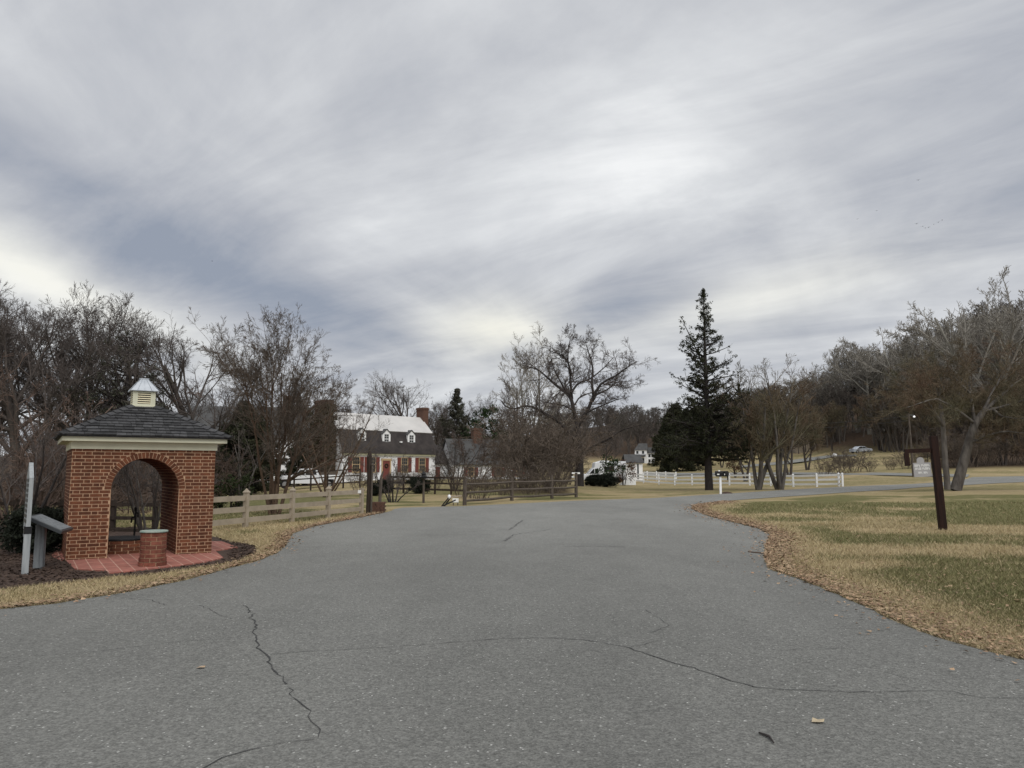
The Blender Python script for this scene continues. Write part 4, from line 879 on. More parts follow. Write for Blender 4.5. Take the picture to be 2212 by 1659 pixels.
for k, (u, Y, s) in enumerate([(1035, 46, .34), (1085, 50, .36), (1150, 51, .36), (1195, 54, .34), (1000, 48, .3), (865, 60, .3), (900, 61, .28), (940, 60, .3), (775, 58, .3)]):
    again(th2, GY(u, Y), k*1.7, s, ['bare bush behind the first bay of the dark rail fence', 'bare bush behind the second post of the dark rail fence', 'bare bush behind the second bay of the dark rail fence', 'bare bush behind the last bay of the dark rail fence', 'bare bush beside the entrance notice board', 'low bare bush left of the lantern post', 'low bare bush just behind the lantern post', 'low bare bush right of the lantern post', 'low bare bush under the left window of the white house'][k], 'low bushes')
for k, (u, Y, s, sz) in enumerate([(1782, 88, .4, 1), (1815, 90, .55, 1), (1846, 92, .5, 1), (1880, 90, .3, 1), (1925, 94, .3, 1), (1958, 96, .4, 1), (2010, 96, .7, 1), (2090, 94, .85, 1), (2135, 96, .95, 1), (2180, 97, 1.0, 1), (2230, 98, 1.05, 1), (2050, 96, .8, 1)]):
    again(th2, GY(u, Y+12), k*1.3, s, 'brown roadside brush %s' % ['nearest the fence gap', 'second from the fence gap', 'under the hillside car', 'right of the hillside car', 'left of the utility pole', 'behind the utility pole', 'behind the hanging sign', 'right of the leaning tree', 'second right of the leaning tree', 'third right of the leaning tree', 'cut by the right edge', 'behind the leaning tree'][k], 'roadside brush')
# ------------------------------------------------------------------ evergreens
def leafcloud(rg, cen, rad, n_per, size, flat=1.0, tri=False):
    """small leaf faces scattered round many clump centres"""
    K = len(cen); idx = np.repeat(np.arange(K), n_per); n = len(idx)
    d = unit(rg.normal(0, 1, (n, 3)))*(rg.rand(n, 1)**.5)*rad[idx][:, None]; d[:, 2] *= flat; c = cen[idx]+d
    a = unit(rg.normal(0, 1, (n, 3))); b = unit(np.cross(a, rg.normal(0, 1, (n, 3)))); s = size*rg.uniform(.5, 1.3, (n, 1))
    V = np.stack([c-a*s, c+b*s*.5, c+a*s, c-b*s*.5], 1).reshape(-1, 3)
    return V, np.arange(4*n).reshape(-1, 4)
def conifer(seed, h, prof, nb=110, z0=.12, droop=-.15, size=.11, npc=26, crad=.32, r0=.2, step=.42, gap=.0, topup=.3, lj=.55, tp=1.0):
    rg = np.random.RandomState(seed); m = 14; z = np.linspace(0, h, m); tr = np.column_stack([np.cumsum(rg.normal(0, .02, m)), np.cumsum(rg.normal(0, .02, m)), z])[None]
    t = z0+(1-z0)*((np.arange(nb)+rg.rand(nb))/nb)**tp; L = np.interp(t, [p[0] for p in prof], [p[1] for p in prof])*rg.uniform(lj, 1.15, nb); a = rg.rand(nb)*6.283
    S = np.column_stack([np.interp(t*h, z, tr[0, :, 0]), np.interp(t*h, z, tr[0, :, 1]), t*h]); n = 6; Pc = np.empty((nb, n, 3)); Pc[:, 0] = S
    D = np.column_stack([np.cos(a), np.sin(a), np.interp(t, [0, 1], [droop, topup])+rg.normal(0, .12, nb)]); D = unit(D)
    for s in range(1, n): D = unit(D+rg.normal(0, .1, (nb, 3))+np.array([0, 0, .06])); Pc[:, s] = Pc[:, s-1]+D*(L/(n-1))[:, None]
    Rb = (.012+.022*L)[:, None]*np.linspace(1, .3, n)[None]
    P2, R2 = spawn(rg, Pc, Rb, 6, .25, 1, 45, .38, 4, .12, .02, .6, .4)
    cen = []
    for j in range(nb):
        k = max(2, int(L[j]/step)); f = np.linspace(.18, 1, k)*(n-1)
        for ff in f:
            i0 = min(int(ff), n-2); cen.append(Pc[j, i0]*(1-(ff-i0))+Pc[j, i0+1]*(ff-i0))
    cen = np.concatenate([np.array(cen), P2[:, 2], P2[:, 3]]); keep = rg.rand(len(cen)) > gap*np.clip(cen[:, 2]/h*2.3, .1, 2.1); cen = cen[keep]
    wood = cat_([tubes(tr, np.linspace(r0, .02, m)[None], 8), tubes(Pc, Rb, 4), tubes(P2, R2, 3)])
    rad = crad*rg.uniform(.6, 1.3, len(cen))
    return wood, leafcloud(rg, cen, rad, npc, size, .75)
def ever(name, label, meshes, fol, loc, rz=0, s=1.0, cat='tree', bark='barkdark', group=None):
    return make_tree(name, label, cat, meshes, bark, fol, loc, rz, s, group)
ever('red_cedar', 'tall ragged red cedar with sparse irregular top standing by the white fence', conifer(71, 17.4, [(0, 3.0), (.12, 3.6), (.24, 4.3), (.36, 3.9), (.48, 2.9), (.59, 2.4), (.68, 2.0), (.74, 1.1), (.81, 1.0), (.86, .5), (.93, .75), (1, .2)], 250, .15, -.1, .075, 17, .23, .36, .30, .40, .45, .3, 1.4), 'cedar', GY(1531, 66), .4)
# the leaning upper limb that breaks the cedar's outline, with its tufts
ol = lambda *a: limb(*a, org=P(1531, 1052, 66))
lm = [ol([(1528, 800), (1508, 760), (1492, 725), (1480, 700), (1474, 692)], 66, .07, .02, -.5), ol([(1500, 742), (1488, 735), (1475, 738)], 66, .03, .01, -.4)]
rg_ = np.random.RandomState(5); cn = np.concatenate([l[0][0][4:] for l in lm])+rg_.normal(0, .15, (len(np.concatenate([l[0][0][4:] for l in lm])), 3)); cn = np.repeat(cn, 2, 0)+rg_.normal(0, .22, (len(cn)*2, 3))
rc = [o_ for o_ in C.objects if o_.name.startswith('red_cedar')][0]; rc.rotation_euler.z = 0
V_, Q_ = cat_([leafcloud(rg_, cn, np.full(len(cn), .2), 16, .085)]); npmesh('side_limb_foliage', V_, Q_, 'cedar', rc)
V_, Q_ = cat_([tubes(a_, b_, 5) for a_, b_ in lm]); npmesh('side_limb', V_, Q_, 'barkdark', rc)
cA = conifer(72, 9, [(0, 2.6), (.15, 3.2), (.4, 2.8), (.7, 1.7), (.9, .8), (1, .2)], 110, .03, -.1, .13, 26, .42, .2, .5)
e1_ = ever('cedar_tree', 'dense dark cedar left of the ragged red cedar, reaching the lawn', cA, 'cedar', GY(1463, 150), 0, 1.42, group='dark evergreens')
for u, Y, s, lb in [(1438, 185, 1.15, 'lowest dark evergreen at the left of the cedar clump'), (1508, 175, 1.45, 'dark evergreen behind the trunk of the ragged red cedar'), (1484, 195, 1.5, 'dark evergreen at the back of the cedar clump'),
                    (520, 60, .78, 'dark cedar right of the pavilion roof'), (487, 64, .62, 'dark cedar touching the right edge of the pavilion'), (552, 68, .72, 'dark cedar behind the crape myrtle stems'), (645, 86, .62, 'dark evergreen behind the pickup truck'), (678, 84, .5, 'dark evergreen at the left end of the white house')]:
    again(e1_, GY(u, Y), Y*.7, s, lb)
cS = conifer(73, 11, [(0, 3.4), (.15, 3.4), (.4, 2.7), (.6, 1.9), (.8, .8), (1, .08)], 130, .05, -.2, .12, 16, .33, .2, .6, .3, .3, .45)
ever('spruce_tree', 'pointed grey green spruce behind the right end of the white house', cS, 'fir', GY(985, 112), 0, 1.14)
ever('background_evergreen', 'large dusky evergreen among the bare trees behind the pavilion', conifer(74, 11, [(0, 3.6), (.3, 3.9), (.6, 3.2), (.85, 1.8), (1, .5)], 110, .1, -.1, .09, 13, .4, .2, .6, .45), 'fir', GY(262, 41), 0, .84)
def broad(seed, h, rx, rz_, n, size=.12, npc=40, crad=.5, z0=.2, trunk=.15):
    rg = np.random.RandomState(seed); d = unit(rg.normal(0, 1, (n, 3)))*rg.uniform(.45, 1.0, (n, 1)); cen = d*np.array([rx, rx, rz_])+np.array([0, 0, h-rz_]); cen = cen[cen[:, 2] > z0]
    st = stems(rg, 3, h*.8, 14, trunk, 8); Pc, Rc = spawn(rg, st[0], st[1], 8, .2, 1, 45, .5, 5, .1, .03, .6, .3)
    return cat_([tubes(st[0], st[1], 7), tubes(Pc, Rc, 4)]), leafcloud(rg, cen, crad*rg.uniform(.6, 1.2, len(cen)), npc, size, .8)
ever('magnolia', 'dark green broadleaf evergreen behind the cottage chimney', broad(75, 11.5, 3.4, 4.6, 60, .26, 34, .9), 'holly', GY(1048, 112), 0, .92)
ever('pine_tree', 'olive green evergreen top right of the left background chimney', broad(76, 7, 1.6, 2.6, 34, .11, 50, .5), 'green', GY(512, 66), 0, 1.05)
ever('round_bush', 'low rounded dark yew bush behind the first bay of the tan fence', broad(77, 1.6, 1.2, .9, 40, .07, 60, .3, .1, .05), 'green', GY(505, 36), 0, 1, 'shrub')
bx = ever('boxwood', 'left of the two clipped dark boxwoods before the white camper', broad(78, 1.45, 1.0, .76, 130, .055, 90, .27, .05, .04), 'box', GY(1282, 77), 0, (1.05, 1, .85), 'shrub', group='boxwoods')
again(bx, GY(1311, 77), 1, (1.3, 1.1, .95), 'right and wider of the two clipped boxwoods beside the ramp'); again(bx, GY(906, 53), 2, .85, 'small dark boxwood behind the lantern post'); again(bx, GY(812, 50), 3, .6, 'dark bush beside the slender brown gate pole'); again(bx, GY(832, 54), 3.4, .7, 'dark rounded bush before the door of the white house')
again(bx, GY(95, 16.4), 4, (.75, .6, .72), 'black green shrub behind the two signs at the left edge'); again(bx, GY(140, 18.8), 5, (.7, .7, .6), 'dark shrub tucked against the left wall of the pavilion')
ever('rhododendron', 'loose glossy shrub half hiding the white camper', broad(79, 3.2, 1.9, 1.5, 34, .13, 26, .5, .3, .06), 'holly', GY(1316, 86), 0, 1, 'shrub')
ever('photinia', 'rusty leaved shrub between the camper and the white shed', broad(80, 3.0, 1.7, 1.4, 34, .1, 40, .5, .2, .06), 'russet', GY(1346, 90), 0, 1, 'shrub')
ever('small_yard_shrub', 'small dark leaved tree on the far lawn right of the red cedar', broad(81, 3.2, 1.5, 1.3, 26, .12, 26, .5, .3, .08), 'russet', GY(1588, 108), 0, 1, 'tree')
# ------------------------------------------------------------------ woods on the hillside
def farmesh(seed, h, lean=10, n=1, syc=False):
    rg = np.random.RandomState(seed); st = stems(rg, n, h*.8, lean, .24 if not syc else .38, 9, .05, .03)
    return cat_(list(grow(seed, st, [lv(13, .3, 44 if not syc else 34, .5, 6, .12, .09, .55, .35, 4), lv(7, .2, 40, .5, 4, .14, .06, .6, .4, 3), lv(6, .1, 38, .5, 3, .15, .04, .8, .6, 3)], kt=6, rmin=.03)))
FM = [farmesh(90+k, 12+1.2*k, 8+3*k, 1+(k == 3)) for k in range(4)]
def wood(name, label, n, ulo, uhi, startf, depth, hlo, hhi, m, seed, power=1.3):
    rg = np.random.RandomState(seed); VV = []; QQ = []; o = 0
    for _ in range(n):
        u = rg.uniform(ulo, uhi); Y = startf(u)+depth(u)*rg.rand()**power; g = GY(u, Y); v, q = FM[rg.randint(4)]; s = rg.uniform(hlo, hhi)/14; a = rg.rand()*6.28; c, sn = math.cos(a), math.sin(a)
        w_ = v*s; w_ = np.column_stack([w_[:, 0]*c-w_[:, 1]*sn+g.x, w_[:, 0]*sn+w_[:, 1]*c+g.y, w_[:, 2]+g.z-.3]); VV.append(w_); QQ.append(q+o); o += len(v)
    return tag(npmesh(name, np.concatenate(VV), np.concatenate(QQ), m), label, 'woodland', kind='stuff')
us_, ss_ = [1000, 1240, 1400, 1480, 1600, 1700, 1860, 1900, 2000, 2300, 2700], [330, 330, 345, 280, 215, 200, 195, 178, 150, 122, 118]
wood('hillside_woods', 'dark bare woods covering the hillside on the right', 560, 1650, 2560, lambda u: np.interp(u, us_, ss_), lambda u: np.interp(u, [1650, 1900, 2200], [130, 170, 160]), 11, 17, 'twigfar', 1)
wood('ridge_woods', 'far bare woods along the low ridge in the middle', 260, 1180, 1680, lambda u: np.interp(u, us_, ss_), lambda u: 150, 13, 19, 'twigfar', 2, 1.0)
wood('distant_woods', 'far line of bare woods behind the houses on the left', 170, -250, 1180, lambda u: 150+0*u, lambda u: 90, 10, 15, 'twigfar', 3, 1.0)
def htop(u, v, Y): return (HOR-v)*Y/1671+EYE-GY(u, Y).z
sy = make_tree('sycamore', 'pale round crowned sycamore standing apart, leftmost on the hillside', 'tree', G_round(101, 24, .42, 1, 5, 8, rmin=.024), 'barkpale', 'twigpale', GY(1883, 205), 0, htop(1883, 685, 205)/20.5, 'pale sycamores')
sy2 = make_tree('sycamore', 'tall sycamore with pale forked limbs on the hillside above the leaning tree', 'tree', G_vase(102, 24, 3, 13, .4, rmin=.024, d=(10, 8, 8)), 'barkpale', 'twigpale', GY(2150, 158), .8, htop(2150, 604, 158)/19.5, 'pale sycamores')
for k, (u, v, Y, pr_, lb) in enumerate([(1915, 705, 208, sy, 'sycamore just right of the leftmost pale one'), (1858, 735, 212, sy2, 'smaller pale tree on the left shoulder of the leftmost sycamore'), (2000, 685, 185, sy2, 'pale sycamore with slanting limbs left of the highest crowns'), (2052, 648, 180, sy, 'pale sycamore high on the slope behind the tall tree stub'),
        (2105, 620, 172, sy, 'pale sycamore close left of the forked one'), (2212, 588, 165, sy2, 'pale tree high at the right edge of the view'), (1962, 718, 200, sy, 'greyish tree between the two groups of sycamores'), (1815, 768, 215, sy2, 'slight dark tree on the skyline left of the sycamores'), (1765, 785, 222, sy, 'rounded tree on the skyline above the brown yard tree'), (2180, 628, 165, sy, 'pale crown right of the forked sycamore')]):
    again(pr_, GY(u, Y), 1.1+k*1.7, htop(u, v, Y)/(20.5 if pr_ is sy else 19.5), lb)
mg = make_tree('field_tree', 'greenish brown wide tree before the hillside, left of the utility pole', 'tree', G_round(103, 10, .2, 2, 16, 8, rmin=.014), 'bark', 'twigmoss', GY(1745, 128), 0, 1.15, 'brown field trees')
for k, (u, Y, s, lb) in enumerate([(1610, 95, .9, 'brown tree overlapping the right side of the red cedar'), (1705, 105, 1.1, 'brown tree behind the fan of pale trunks'), (1800, 190, 1.3, 'brown tree on the slope left of the hillside car'), (1905, 180, 1.5, 'brown tree right of the hillside car'), (1950, 172, 1.5, 'tree directly behind the utility pole'), (2000, 140, 1.4, 'greenish tree behind the hanging sign'),
        (2105, 112, 1.25, 'greenish tree behind the leaning tree'), (2170, 108, 1.2, 'greenish tree at the right edge, lower slope'), (2225, 112, 1.3, 'greenish tree cut by the right edge'), (1645, 150, .95, 'tree on the far lawn behind the yard trees'), (1560, 160, .8, 'distant tree right behind the red cedar')]):
    again(mg, GY(u, Y), 2.2+k, s, lb)
# ------------------------------------------------------------------ white gambrel house
HA = Vector((-17.2, 78, .92)); HL, HD = 12.2, 5.6; EZ, BZ, RZ = 2.75, 5.1, 6.9; RUN = .8
hs = thing('white_house', 'white walled house with steep dark lower roof, pale upper roof, three dormers and red shutters', 'house', HA, R(45.6))
q = MB(); q.box(0, 0, -.6, HL, HD, EZ); q.prism([], 0, 0) if False else None
gab = [(0, EZ), (HD, EZ), (HD-RUN, BZ), (HD/2, RZ), (RUN, BZ)]
for x0, x1 in ((.0, .25), (HL-.25, HL)):
    v = [(x0, y, z) for y, z in gab]+[(x1, y, z) for y, z in gab]; q.add(v, [(4, 3, 2, 1, 0), (5, 6, 7, 8, 9)]+[(i_, (i_+1) % 5, (i_+1) % 5+5, i_+5) for i_ in range(5)])
q.build('wall', 'whitewall', hs)
def slab(mb, a, b, c_, d_, t):
    a, b, c_, d_ = map(Vector, (a, b, c_, d_)); n_ = (b-a).cross(d_-a).normalized()*t; mb.add([a, b, c_, d_, a+n_, b+n_, c_+n_, d_+n_], [(3, 2, 1, 0), (4, 5, 6, 7), (0, 1, 5, 4), (1, 2, 6, 5), (2, 3, 7, 6), (3, 0, 4, 7)])
q = MB(); slab(q, (-.12, -.28, EZ-.05), (HL+.12, -.28, EZ-.05), (HL+.12, RUN, BZ+.05), (-.12, RUN, BZ+.05), .09); slab(q, (HL+.12, HD+.28, EZ-.05), (-.12, HD+.28, EZ-.05), (-.12, HD-RUN, BZ+.05), (HL+.12, HD-RUN, BZ+.05), .09); q.build('lower_roof', 'roofdark', hs)
q = MB(); slab(q, (-.18, RUN-.12, BZ+.03), (HL+.18, RUN-.12, BZ+.03), (HL+.18, HD/2, RZ+.1), (-.18, HD/2, RZ+.1), .08); slab(q, (HL+.18, HD-RUN+.12, BZ+.03), (-.18, HD-RUN+.12, BZ+.03), (-.18, HD/2, RZ+.1), (HL+.18, HD/2, RZ+.1), .08); q.build('upper_roof', 'rooflight', hs)
q = MB(); q.box(-.05, -.22, EZ-.2, HL+.05, -.0, EZ-.04); q.box(-.08, -.3, EZ-.06, HL+.08, -.2, EZ+.02); q.build('cornice', 'cream', hs)
def chim(mb, x0, y0, x1, y1, z0_, z1):
    mb.box(x0, y0, z0_, x1, y1, z1-.25); mb.box(x0-.06, y0-.06, z1-.25, x1+.06, y1+.06, z1-.12); mb.box(x0-.02, y0-.02, z1-.12, x1+.02, y1+.02, z1)
q = MB(); chim(q, HL+.02, HD/2-.65, HL+.75, HD/2+.65, -.5, 8.2); q.build('chimney', 'chim', hs)
q = MB(); chim(q, -.95, HD/2-1.1, -.02, HD/2+1.1, 4.0, 8.2); q.box(-1.1, HD/2-1.7, -.6, -.02, HD/2+1.7, 4.0); q.build('chimney', 'chim', hs)
rg_ = np.random.RandomState(9); cn = np.column_stack([rg_.uniform(-1.35, -.9, 420), rg_.uniform(.6, HD-.4, 420), rg_.uniform(0, 7.6, 420)]); cn = np.concatenate([cn, np.column_stack([rg_.uniform(-1.2, -.1, 260), rg_.uniform(1.0, 1.5, 260), rg_.uniform(0, 7.6, 260)])]); v_, q_ = leafcloud(rg_, cn, np.full(len(cn), .35), 24, .1); iv = npmesh('climbing_vine', v_, q_, 'ivy', hs)
def house_window(par, x, z0_, z1, w_, y=0, shutters=True, nh=4, nv=3, fr='trim'):
    f = MB(); b_ = .085
    f.box(x-w_/2-b_, y-.05, z0_-b_, x-w_/2, y+.02, z1+b_); f.box(x+w_/2, y-.05, z0_-b_, x+w_/2+b_, y+.02, z1+b_); f.box(x-w_/2, y-.05, z1, x+w_/2, y+.02, z1+b_); f.box(x-w_/2-.12, y-.09, z0_-b_-.04, x+w_/2+.12, y+.02, z0_-b_); f.box(x-w_/2, y-.05, z0_-b_, x+w_/2, y+.02, z0_)
    wi = f.build('window', fr, par)
    g = MB(); g.box(x-w_/2, y-.012, z0_, x+w_/2, y+.01, z1); g.build('pane', 'glass', wi)
    m_ = MB(); m_.box(x-w_/2, y-.03, (z0_+z1)/2-.03, x+w_/2, y-.013, (z0_+z1)/2+.03)
    for k in range(1, nv): xx = x-w_/2+w_*k/nv; m_.box(xx-.008, y-.024, z0_, xx+.008, y-.014, z1)
    for k in range(1, nh):
        if k*2 != nh: zz = z0_+(z1-z0_)*k/nh; m_.box(x-w_/2, y-.022, zz-.008, x+w_/2, y-.013, zz+.008)
    m_.build('muntins', fr, wi)
    if shutters:
        for sg_ in (-1, 1):
            xa = x+sg_*(w_/2+.1+.24); h_ = MB(); h_.box(xa-.22, y-.045, z0_-.08, xa+.22, y-.003, z1+.06)
            for zz in np.linspace(z0_, z1, 12)[:-1]: h_.box(xa-.17, y-.055, zz, xa+.17, y-.046, zz+.05)
            h_.build('shutter', 'shutter', par)
for t_w in (.14, .303, .65, .849): house_window(hs, t_w*HL, .85, 2.3, .78)
dxp = .452*HL; q = MB(); q.box(dxp-.62, -.05, 0, dxp-.46, .02, 2.15); q.box(dxp+.46, -.05, 0, dxp+.62, .02, 2.15); q.box(dxp-.68, -.07, 2.0, dxp+.68, .02, 2.22); q.build('door_frame', 'trim', hs)
q = MB(); q.box(dxp-.46, -.02, 0, dxp+.46, .01, 2.0)
for a_, b_ in ((.15, .85), (1.0, 1.85)):
    for c_ in (-.22, .22): q.box(dxp+c_-.15, -.032, a_, dxp+c_+.15, -.021, b_)
dr = q.build('door', 'shutter', hs)
q = MB()
for k in range(16): a_ = 2*math.pi*k/16; q.rod((dxp+.19*math.cos(a_), -.06, 1.45+.19*math.sin(a_)), (dxp+.19*math.cos(a_+.45), -.06, 1.45+.19*math.sin(a_+.45)), .06, .06, 6)
q.build('wreath', 'box', dr)
q = MB(); q.box(dxp-1.1, -1.1, -.5, dxp+1.1, -.0, -.05); q.build('doorstep', 'ridgestone', hs)
for t_d in (.207, .464, .739):
    x = t_d*HL; q = MB(); z_a, z_b = 3.55, 4.9; yf = .22; w_ = .52
    q.box(x-w_, yf, z_a-.1, x+w_, 1.6, z_b); q.add([(x-w_, yf, z_b), (x+w_, yf, z_b), (x, yf, z_b+.48), (x-w_, 1.8, z_b), (x+w_, 1.8, z_b), (x, 1.8, z_b+.48)], [(0, 1, 2), (5, 4, 3), (0, 2, 5, 3), (1, 4, 5, 2)]); d_ = q.build('dormer', 'white', hs)
    q = MB(); slab(q, (x-w_-.1, yf-.1, z_b-.06), (x, yf-.1, z_b+.5), (x, 1.9, z_b+.5), (x-w_-.1, 1.9, z_b-.06), -.05); slab(q, (x, yf-.1, z_b+.5), (x+w_+.1, yf-.1, z_b-.06), (x+w_+.1, 1.9, z_b-.06), (x, 1.9, z_b+.5), -.05); q.build('dormer_roof', 'roofgrey', d_)
    g = MB(); g.box(x-.27, yf-.02, z_a+.18, x+.27, yf+.01, z_b-.1); g.build('pane', 'glass', d_)
    m_ = MB(); m_.box(x-.27, yf-.035, 4.27, x+.27, yf-.021, 4.33); m_.box(x-.012, yf-.03, z_a+.18, x+.012, yf-.021, z_b-.1); m_.box(x-.27, yf-.03, 4.56, x+.27, yf-.021, 4.58); m_.box(x-.27, yf-.03, 4.0, x+.27, yf-.021, 4.02); m_.build('muntins', 'white', d_)
q = MB(); q.box(7.35, -.02, 3.95, 7.6, .18, 4.1); q.build('roof_vent', 'white', hs)
g = MB(); g.box(-.03, 1.0, 3.2, .02, 1.5, 4.2); g.build('gable_window', 'glass', hs)
# low wing joining it to the cottage
q = MB(); q.box(HL+.05, 1.4, -.5, HL+3.4, HD-.6, 1.75); wg = q.build('side_wing', 'whitewall', hs)
q = MB(); slab(q, (HL+.05, 1.1, 1.7), (HL+3.6, 1.1, 1.7), (HL+3.6, 3.4, 3.9), (HL+.05, 3.4, 3.9), .1); slab(q, (HL+3.6, HD-.3, 1.7), (HL+.05, HD-.3, 1.7), (HL+.05, 3.4, 3.9), (HL+3.6, 3.4, 3.9), .1); q.build('wing_roof', 'roofdark', wg)
g = MB(); g.box(HL+.45, 1.36, .1, HL+1.15, 1.41, 1.35); g.build('wing_window', 'glass', wg)
g = MB(); g.box(HL+1.3, 1.35, -.1, HL+1.95, 1.41, 1.4); g.build('wing_door', 'shutter', wg)
# cottage
CA_ = Vector((-6.75, 88, 1.0)); cl, cd = 9.5, 5.2
ct = thing('grey_roof_cottage', 'low white cottage with a steep grey roof and brick chimney right of the white house', 'house', CA_, R(22))
q = MB(); q.box(0, 0, -.7, cl, cd, 1.75)
for x0, x1 in ((0, .2), (cl-.2, cl)): q.prism([], 0, 0) if False else q.add([(x0, 0, 1.75), (x0, cd, 1.75), (x0, cd/2, 4.45), (x1, 0, 1.75), (x1, cd, 1.75), (x1, cd/2, 4.45)], [(2, 1, 0), (3, 4, 5), (0, 1, 4, 3), (1, 2, 5, 4), (2, 0, 3, 5)])
q.build('wall', 'whitewall', ct)
q = MB(); slab(q, (-.15, -.3, 1.5), (cl+.15, -.3, 1.5), (cl+.15, cd/2, 4.55), (-.15, cd/2, 4.55), .1); slab(q, (cl+.15, cd+.3, 1.5), (-.15, cd+.3, 1.5), (-.15, cd/2, 4.55), (cl+.15, cd/2, 4.55), .1); q.build('roof', 'roofgrey', ct)
q = MB(); chim(q, 3.2, cd/2-.6, 4.3, cd/2+.4, 3.0, 5.9); q.build('chimney', 'chim', ct)
for x in (2.2, 5.6, 8.2): house_window(ct, x, .3, 1.2, .6, 0, True, 2, 2, 'trim')
# dark roofed house at the left
LA = Vector((-39.5, 92, .4)); ll, ld = 14.5, 8
lh = thing('dark_roof_house', 'large pale house with long dark roof mostly hidden by trees behind the pavilion', 'house', LA, R(12))
q = MB(); q.box(0, 0, -.6, ll, ld, 5.6)
for x0, x1 in ((0, .2), (ll-.2, ll)): q.add([(x0, 0, 5.6), (x0, ld, 5.6), (x0, ld/2, 9.4), (x1, 0, 5.6), (x1, ld, 5.6), (x1, ld/2, 9.4)], [(2, 1, 0), (3, 4, 5), (0, 1, 4, 3), (1, 2, 5, 4), (2, 0, 3, 5)])
q.build('wall', 'whitewall', lh)
q = MB(); slab(q, (-.2, -.4, 5.3), (ll+.2, -.4, 5.3), (ll+.2, ld/2, 9.5), (-.2, ld/2, 9.5), .1); slab(q, (ll+.2, ld+.4, 5.3), (-.2, ld+.4, 5.3), (-.2, ld/2, 9.5), (ll+.2, ld/2, 9.5), .1); q.build('roof', 'roofgrey', lh)
q = MB(); chim(q, ll-3.2, ld/2-1.8, ll-2.0, ld/2-.9, 6, 10.9); q.build('chimney', 'chim', lh)
for x in (2, 5, 8, 11):
    house_window(lh, x, 1, 2.3, .8, 0, False, 4, 3, 'white'); house_window(lh, x, 3.6, 4.8, .8, 0, False, 4, 3, 'white')
# far white farmhouse
FA = GY(1372, 300); fh = thing('farmhouse', 'far white two storey farmhouse with a porch seen left of the cedar clump', 'house', FA+Vector((0, 0, -.3)), R(-14))
q = MB(); q.box(0, 0, 0, 4.6, 5, 5.4); q.add([(0, 0, 5.4), (4.6, 0, 5.4), (4.6, 5, 5.4), (0, 5, 5.4)], [(0, 1, 2, 3)]); q.box(4.6, 1.6, 0, 7.6, 5, 4.2); q.build('wall', 'white', fh)
q = MB(); q.add([(-.3, -.3, 5.3), (4.9, -.3, 5.3), (4.9, 5.3, 5.3), (-.3, 5.3, 5.3), (1.4, 2.5, 8.0), (4.7, 2.5, 8.0)], [(0, 1, 5, 4), (2, 3, 4, 5), (3, 0, 4), (1, 2, 5), (3, 2, 1, 0)]); slab(q, (4.7, 1.3, 4.1), (7.9, 1.3, 4.1), (7.4, 3.3, 6.4), (4.7, 3.3, 6.4), .1); slab(q, (7.9, 5.3, 4.1), (4.7, 5.3, 4.1), (4.7, 3.3, 6.4), (7.4, 3.3, 6.4), .1); q.build('roof', 'roofgrey', fh)
q = MB(); slab(q, (-2.6, -2.2, 2.75), (4.2, -2.2, 2.75), (4.2, .0, 3.5), (-2.6, .0, 3.5), .15)
pr_ = q.build('porch_roof', 'roofgrey', fh)
for x in (-2.4, -.8, .8, 2.4, 4.0): q = MB(); q.box(x-.14, -2.1, 0, x+.14, -1.85, 2.8); q.build('column', 'white', pr_)
for x, z_a, z_b, y in ((1.0, 3.9, 5.0, 0), (3.2, 3.9, 5.0, 0), (1.0, .6, 2.2, 0), (3.2, .6, 2.2, 0), (5.5, 2.6, 3.8, 1.6), (6.7, 2.6, 3.8, 1.6), (5.5, .6, 1.8, 1.6), (6.7, .6, 1.8, 1.6)):
    g = MB(); g.box(x-.42, y-.03, z_a, x+.42, y+.02, z_b); g.build('window', 'glass', fh)
# house half hidden in the wood
b = GY(1722, 205); wh = thing('wood_house', 'faint tan gabled house half hidden in the hillside wood', 'house', b, R(-8))
q = MB(); q.box(0, 0, 0, 5, 5, 4.2); q.add([(0, 0, 4.2), (5, 0, 4.2), (2.5, 0, 6.6), (0, 5, 4.2), (5, 5, 4.2), (2.5, 5, 6.6)], [(0, 1, 2), (5, 4, 3), (0, 2, 5, 3), (1, 4, 5, 2)]); q.build('wall', 'tan', wh)
for x in (1.2, 3.8): g = MB(); g.box(x-.4, -.03, 2.2, x+.4, .02, 3.4); g.build('window', 'glass', wh)
q = MB(); slab(q, (-.3, -.3, 4.0), (2.5, -.3, 6.75), (2.5, 5.3, 6.75), (-.3, 5.3, 4.0), -.1); slab(q, (2.5, -.3, 6.75), (5.3, -.3, 4.0), (5.3, 5.3, 4.0), (2.5, 5.3, 6.75), -.1); q.build('roof', 'roofgrey', wh)
# white shed, ramp, camper
b = GY(1352, 108); sd2 = thing('white_shed', 'small white shed with a dark roof behind the white fence', 'shed', b, R(6))
q = MB(); q.box(0, 0, 0, 2.4, 2.4, 2.55); q.build('wall', 'white', sd2)
q = MB(); slab(q, (-.2, -.25, 2.4), (2.6, -.25, 2.4), (2.4, 1.2, 3.6), (0, 1.2, 3.6), .08); slab(q, (2.6, 2.65, 2.4), (-.2, 2.65, 2.4), (0, 1.2, 3.6), (2.4, 1.2, 3.6), .08); q.build('roof', 'roofgrey', sd2)
q = MB(); q.box(1.62, -.03, .2, 1.85, .01, 2.3); q.build('door_gap', 'slate', sd2)
b = GY(1337, 92); q = MB(); q.prism([(0, 0), (2.0, 0), (2.0, 1.15), (1.4, 1.05), (.15, .22)], 0, .12); o = q.build('side_board', 'white'); o.location = b; tag(o, 'white sloping board panel at the left end of the white fence', 'panel')
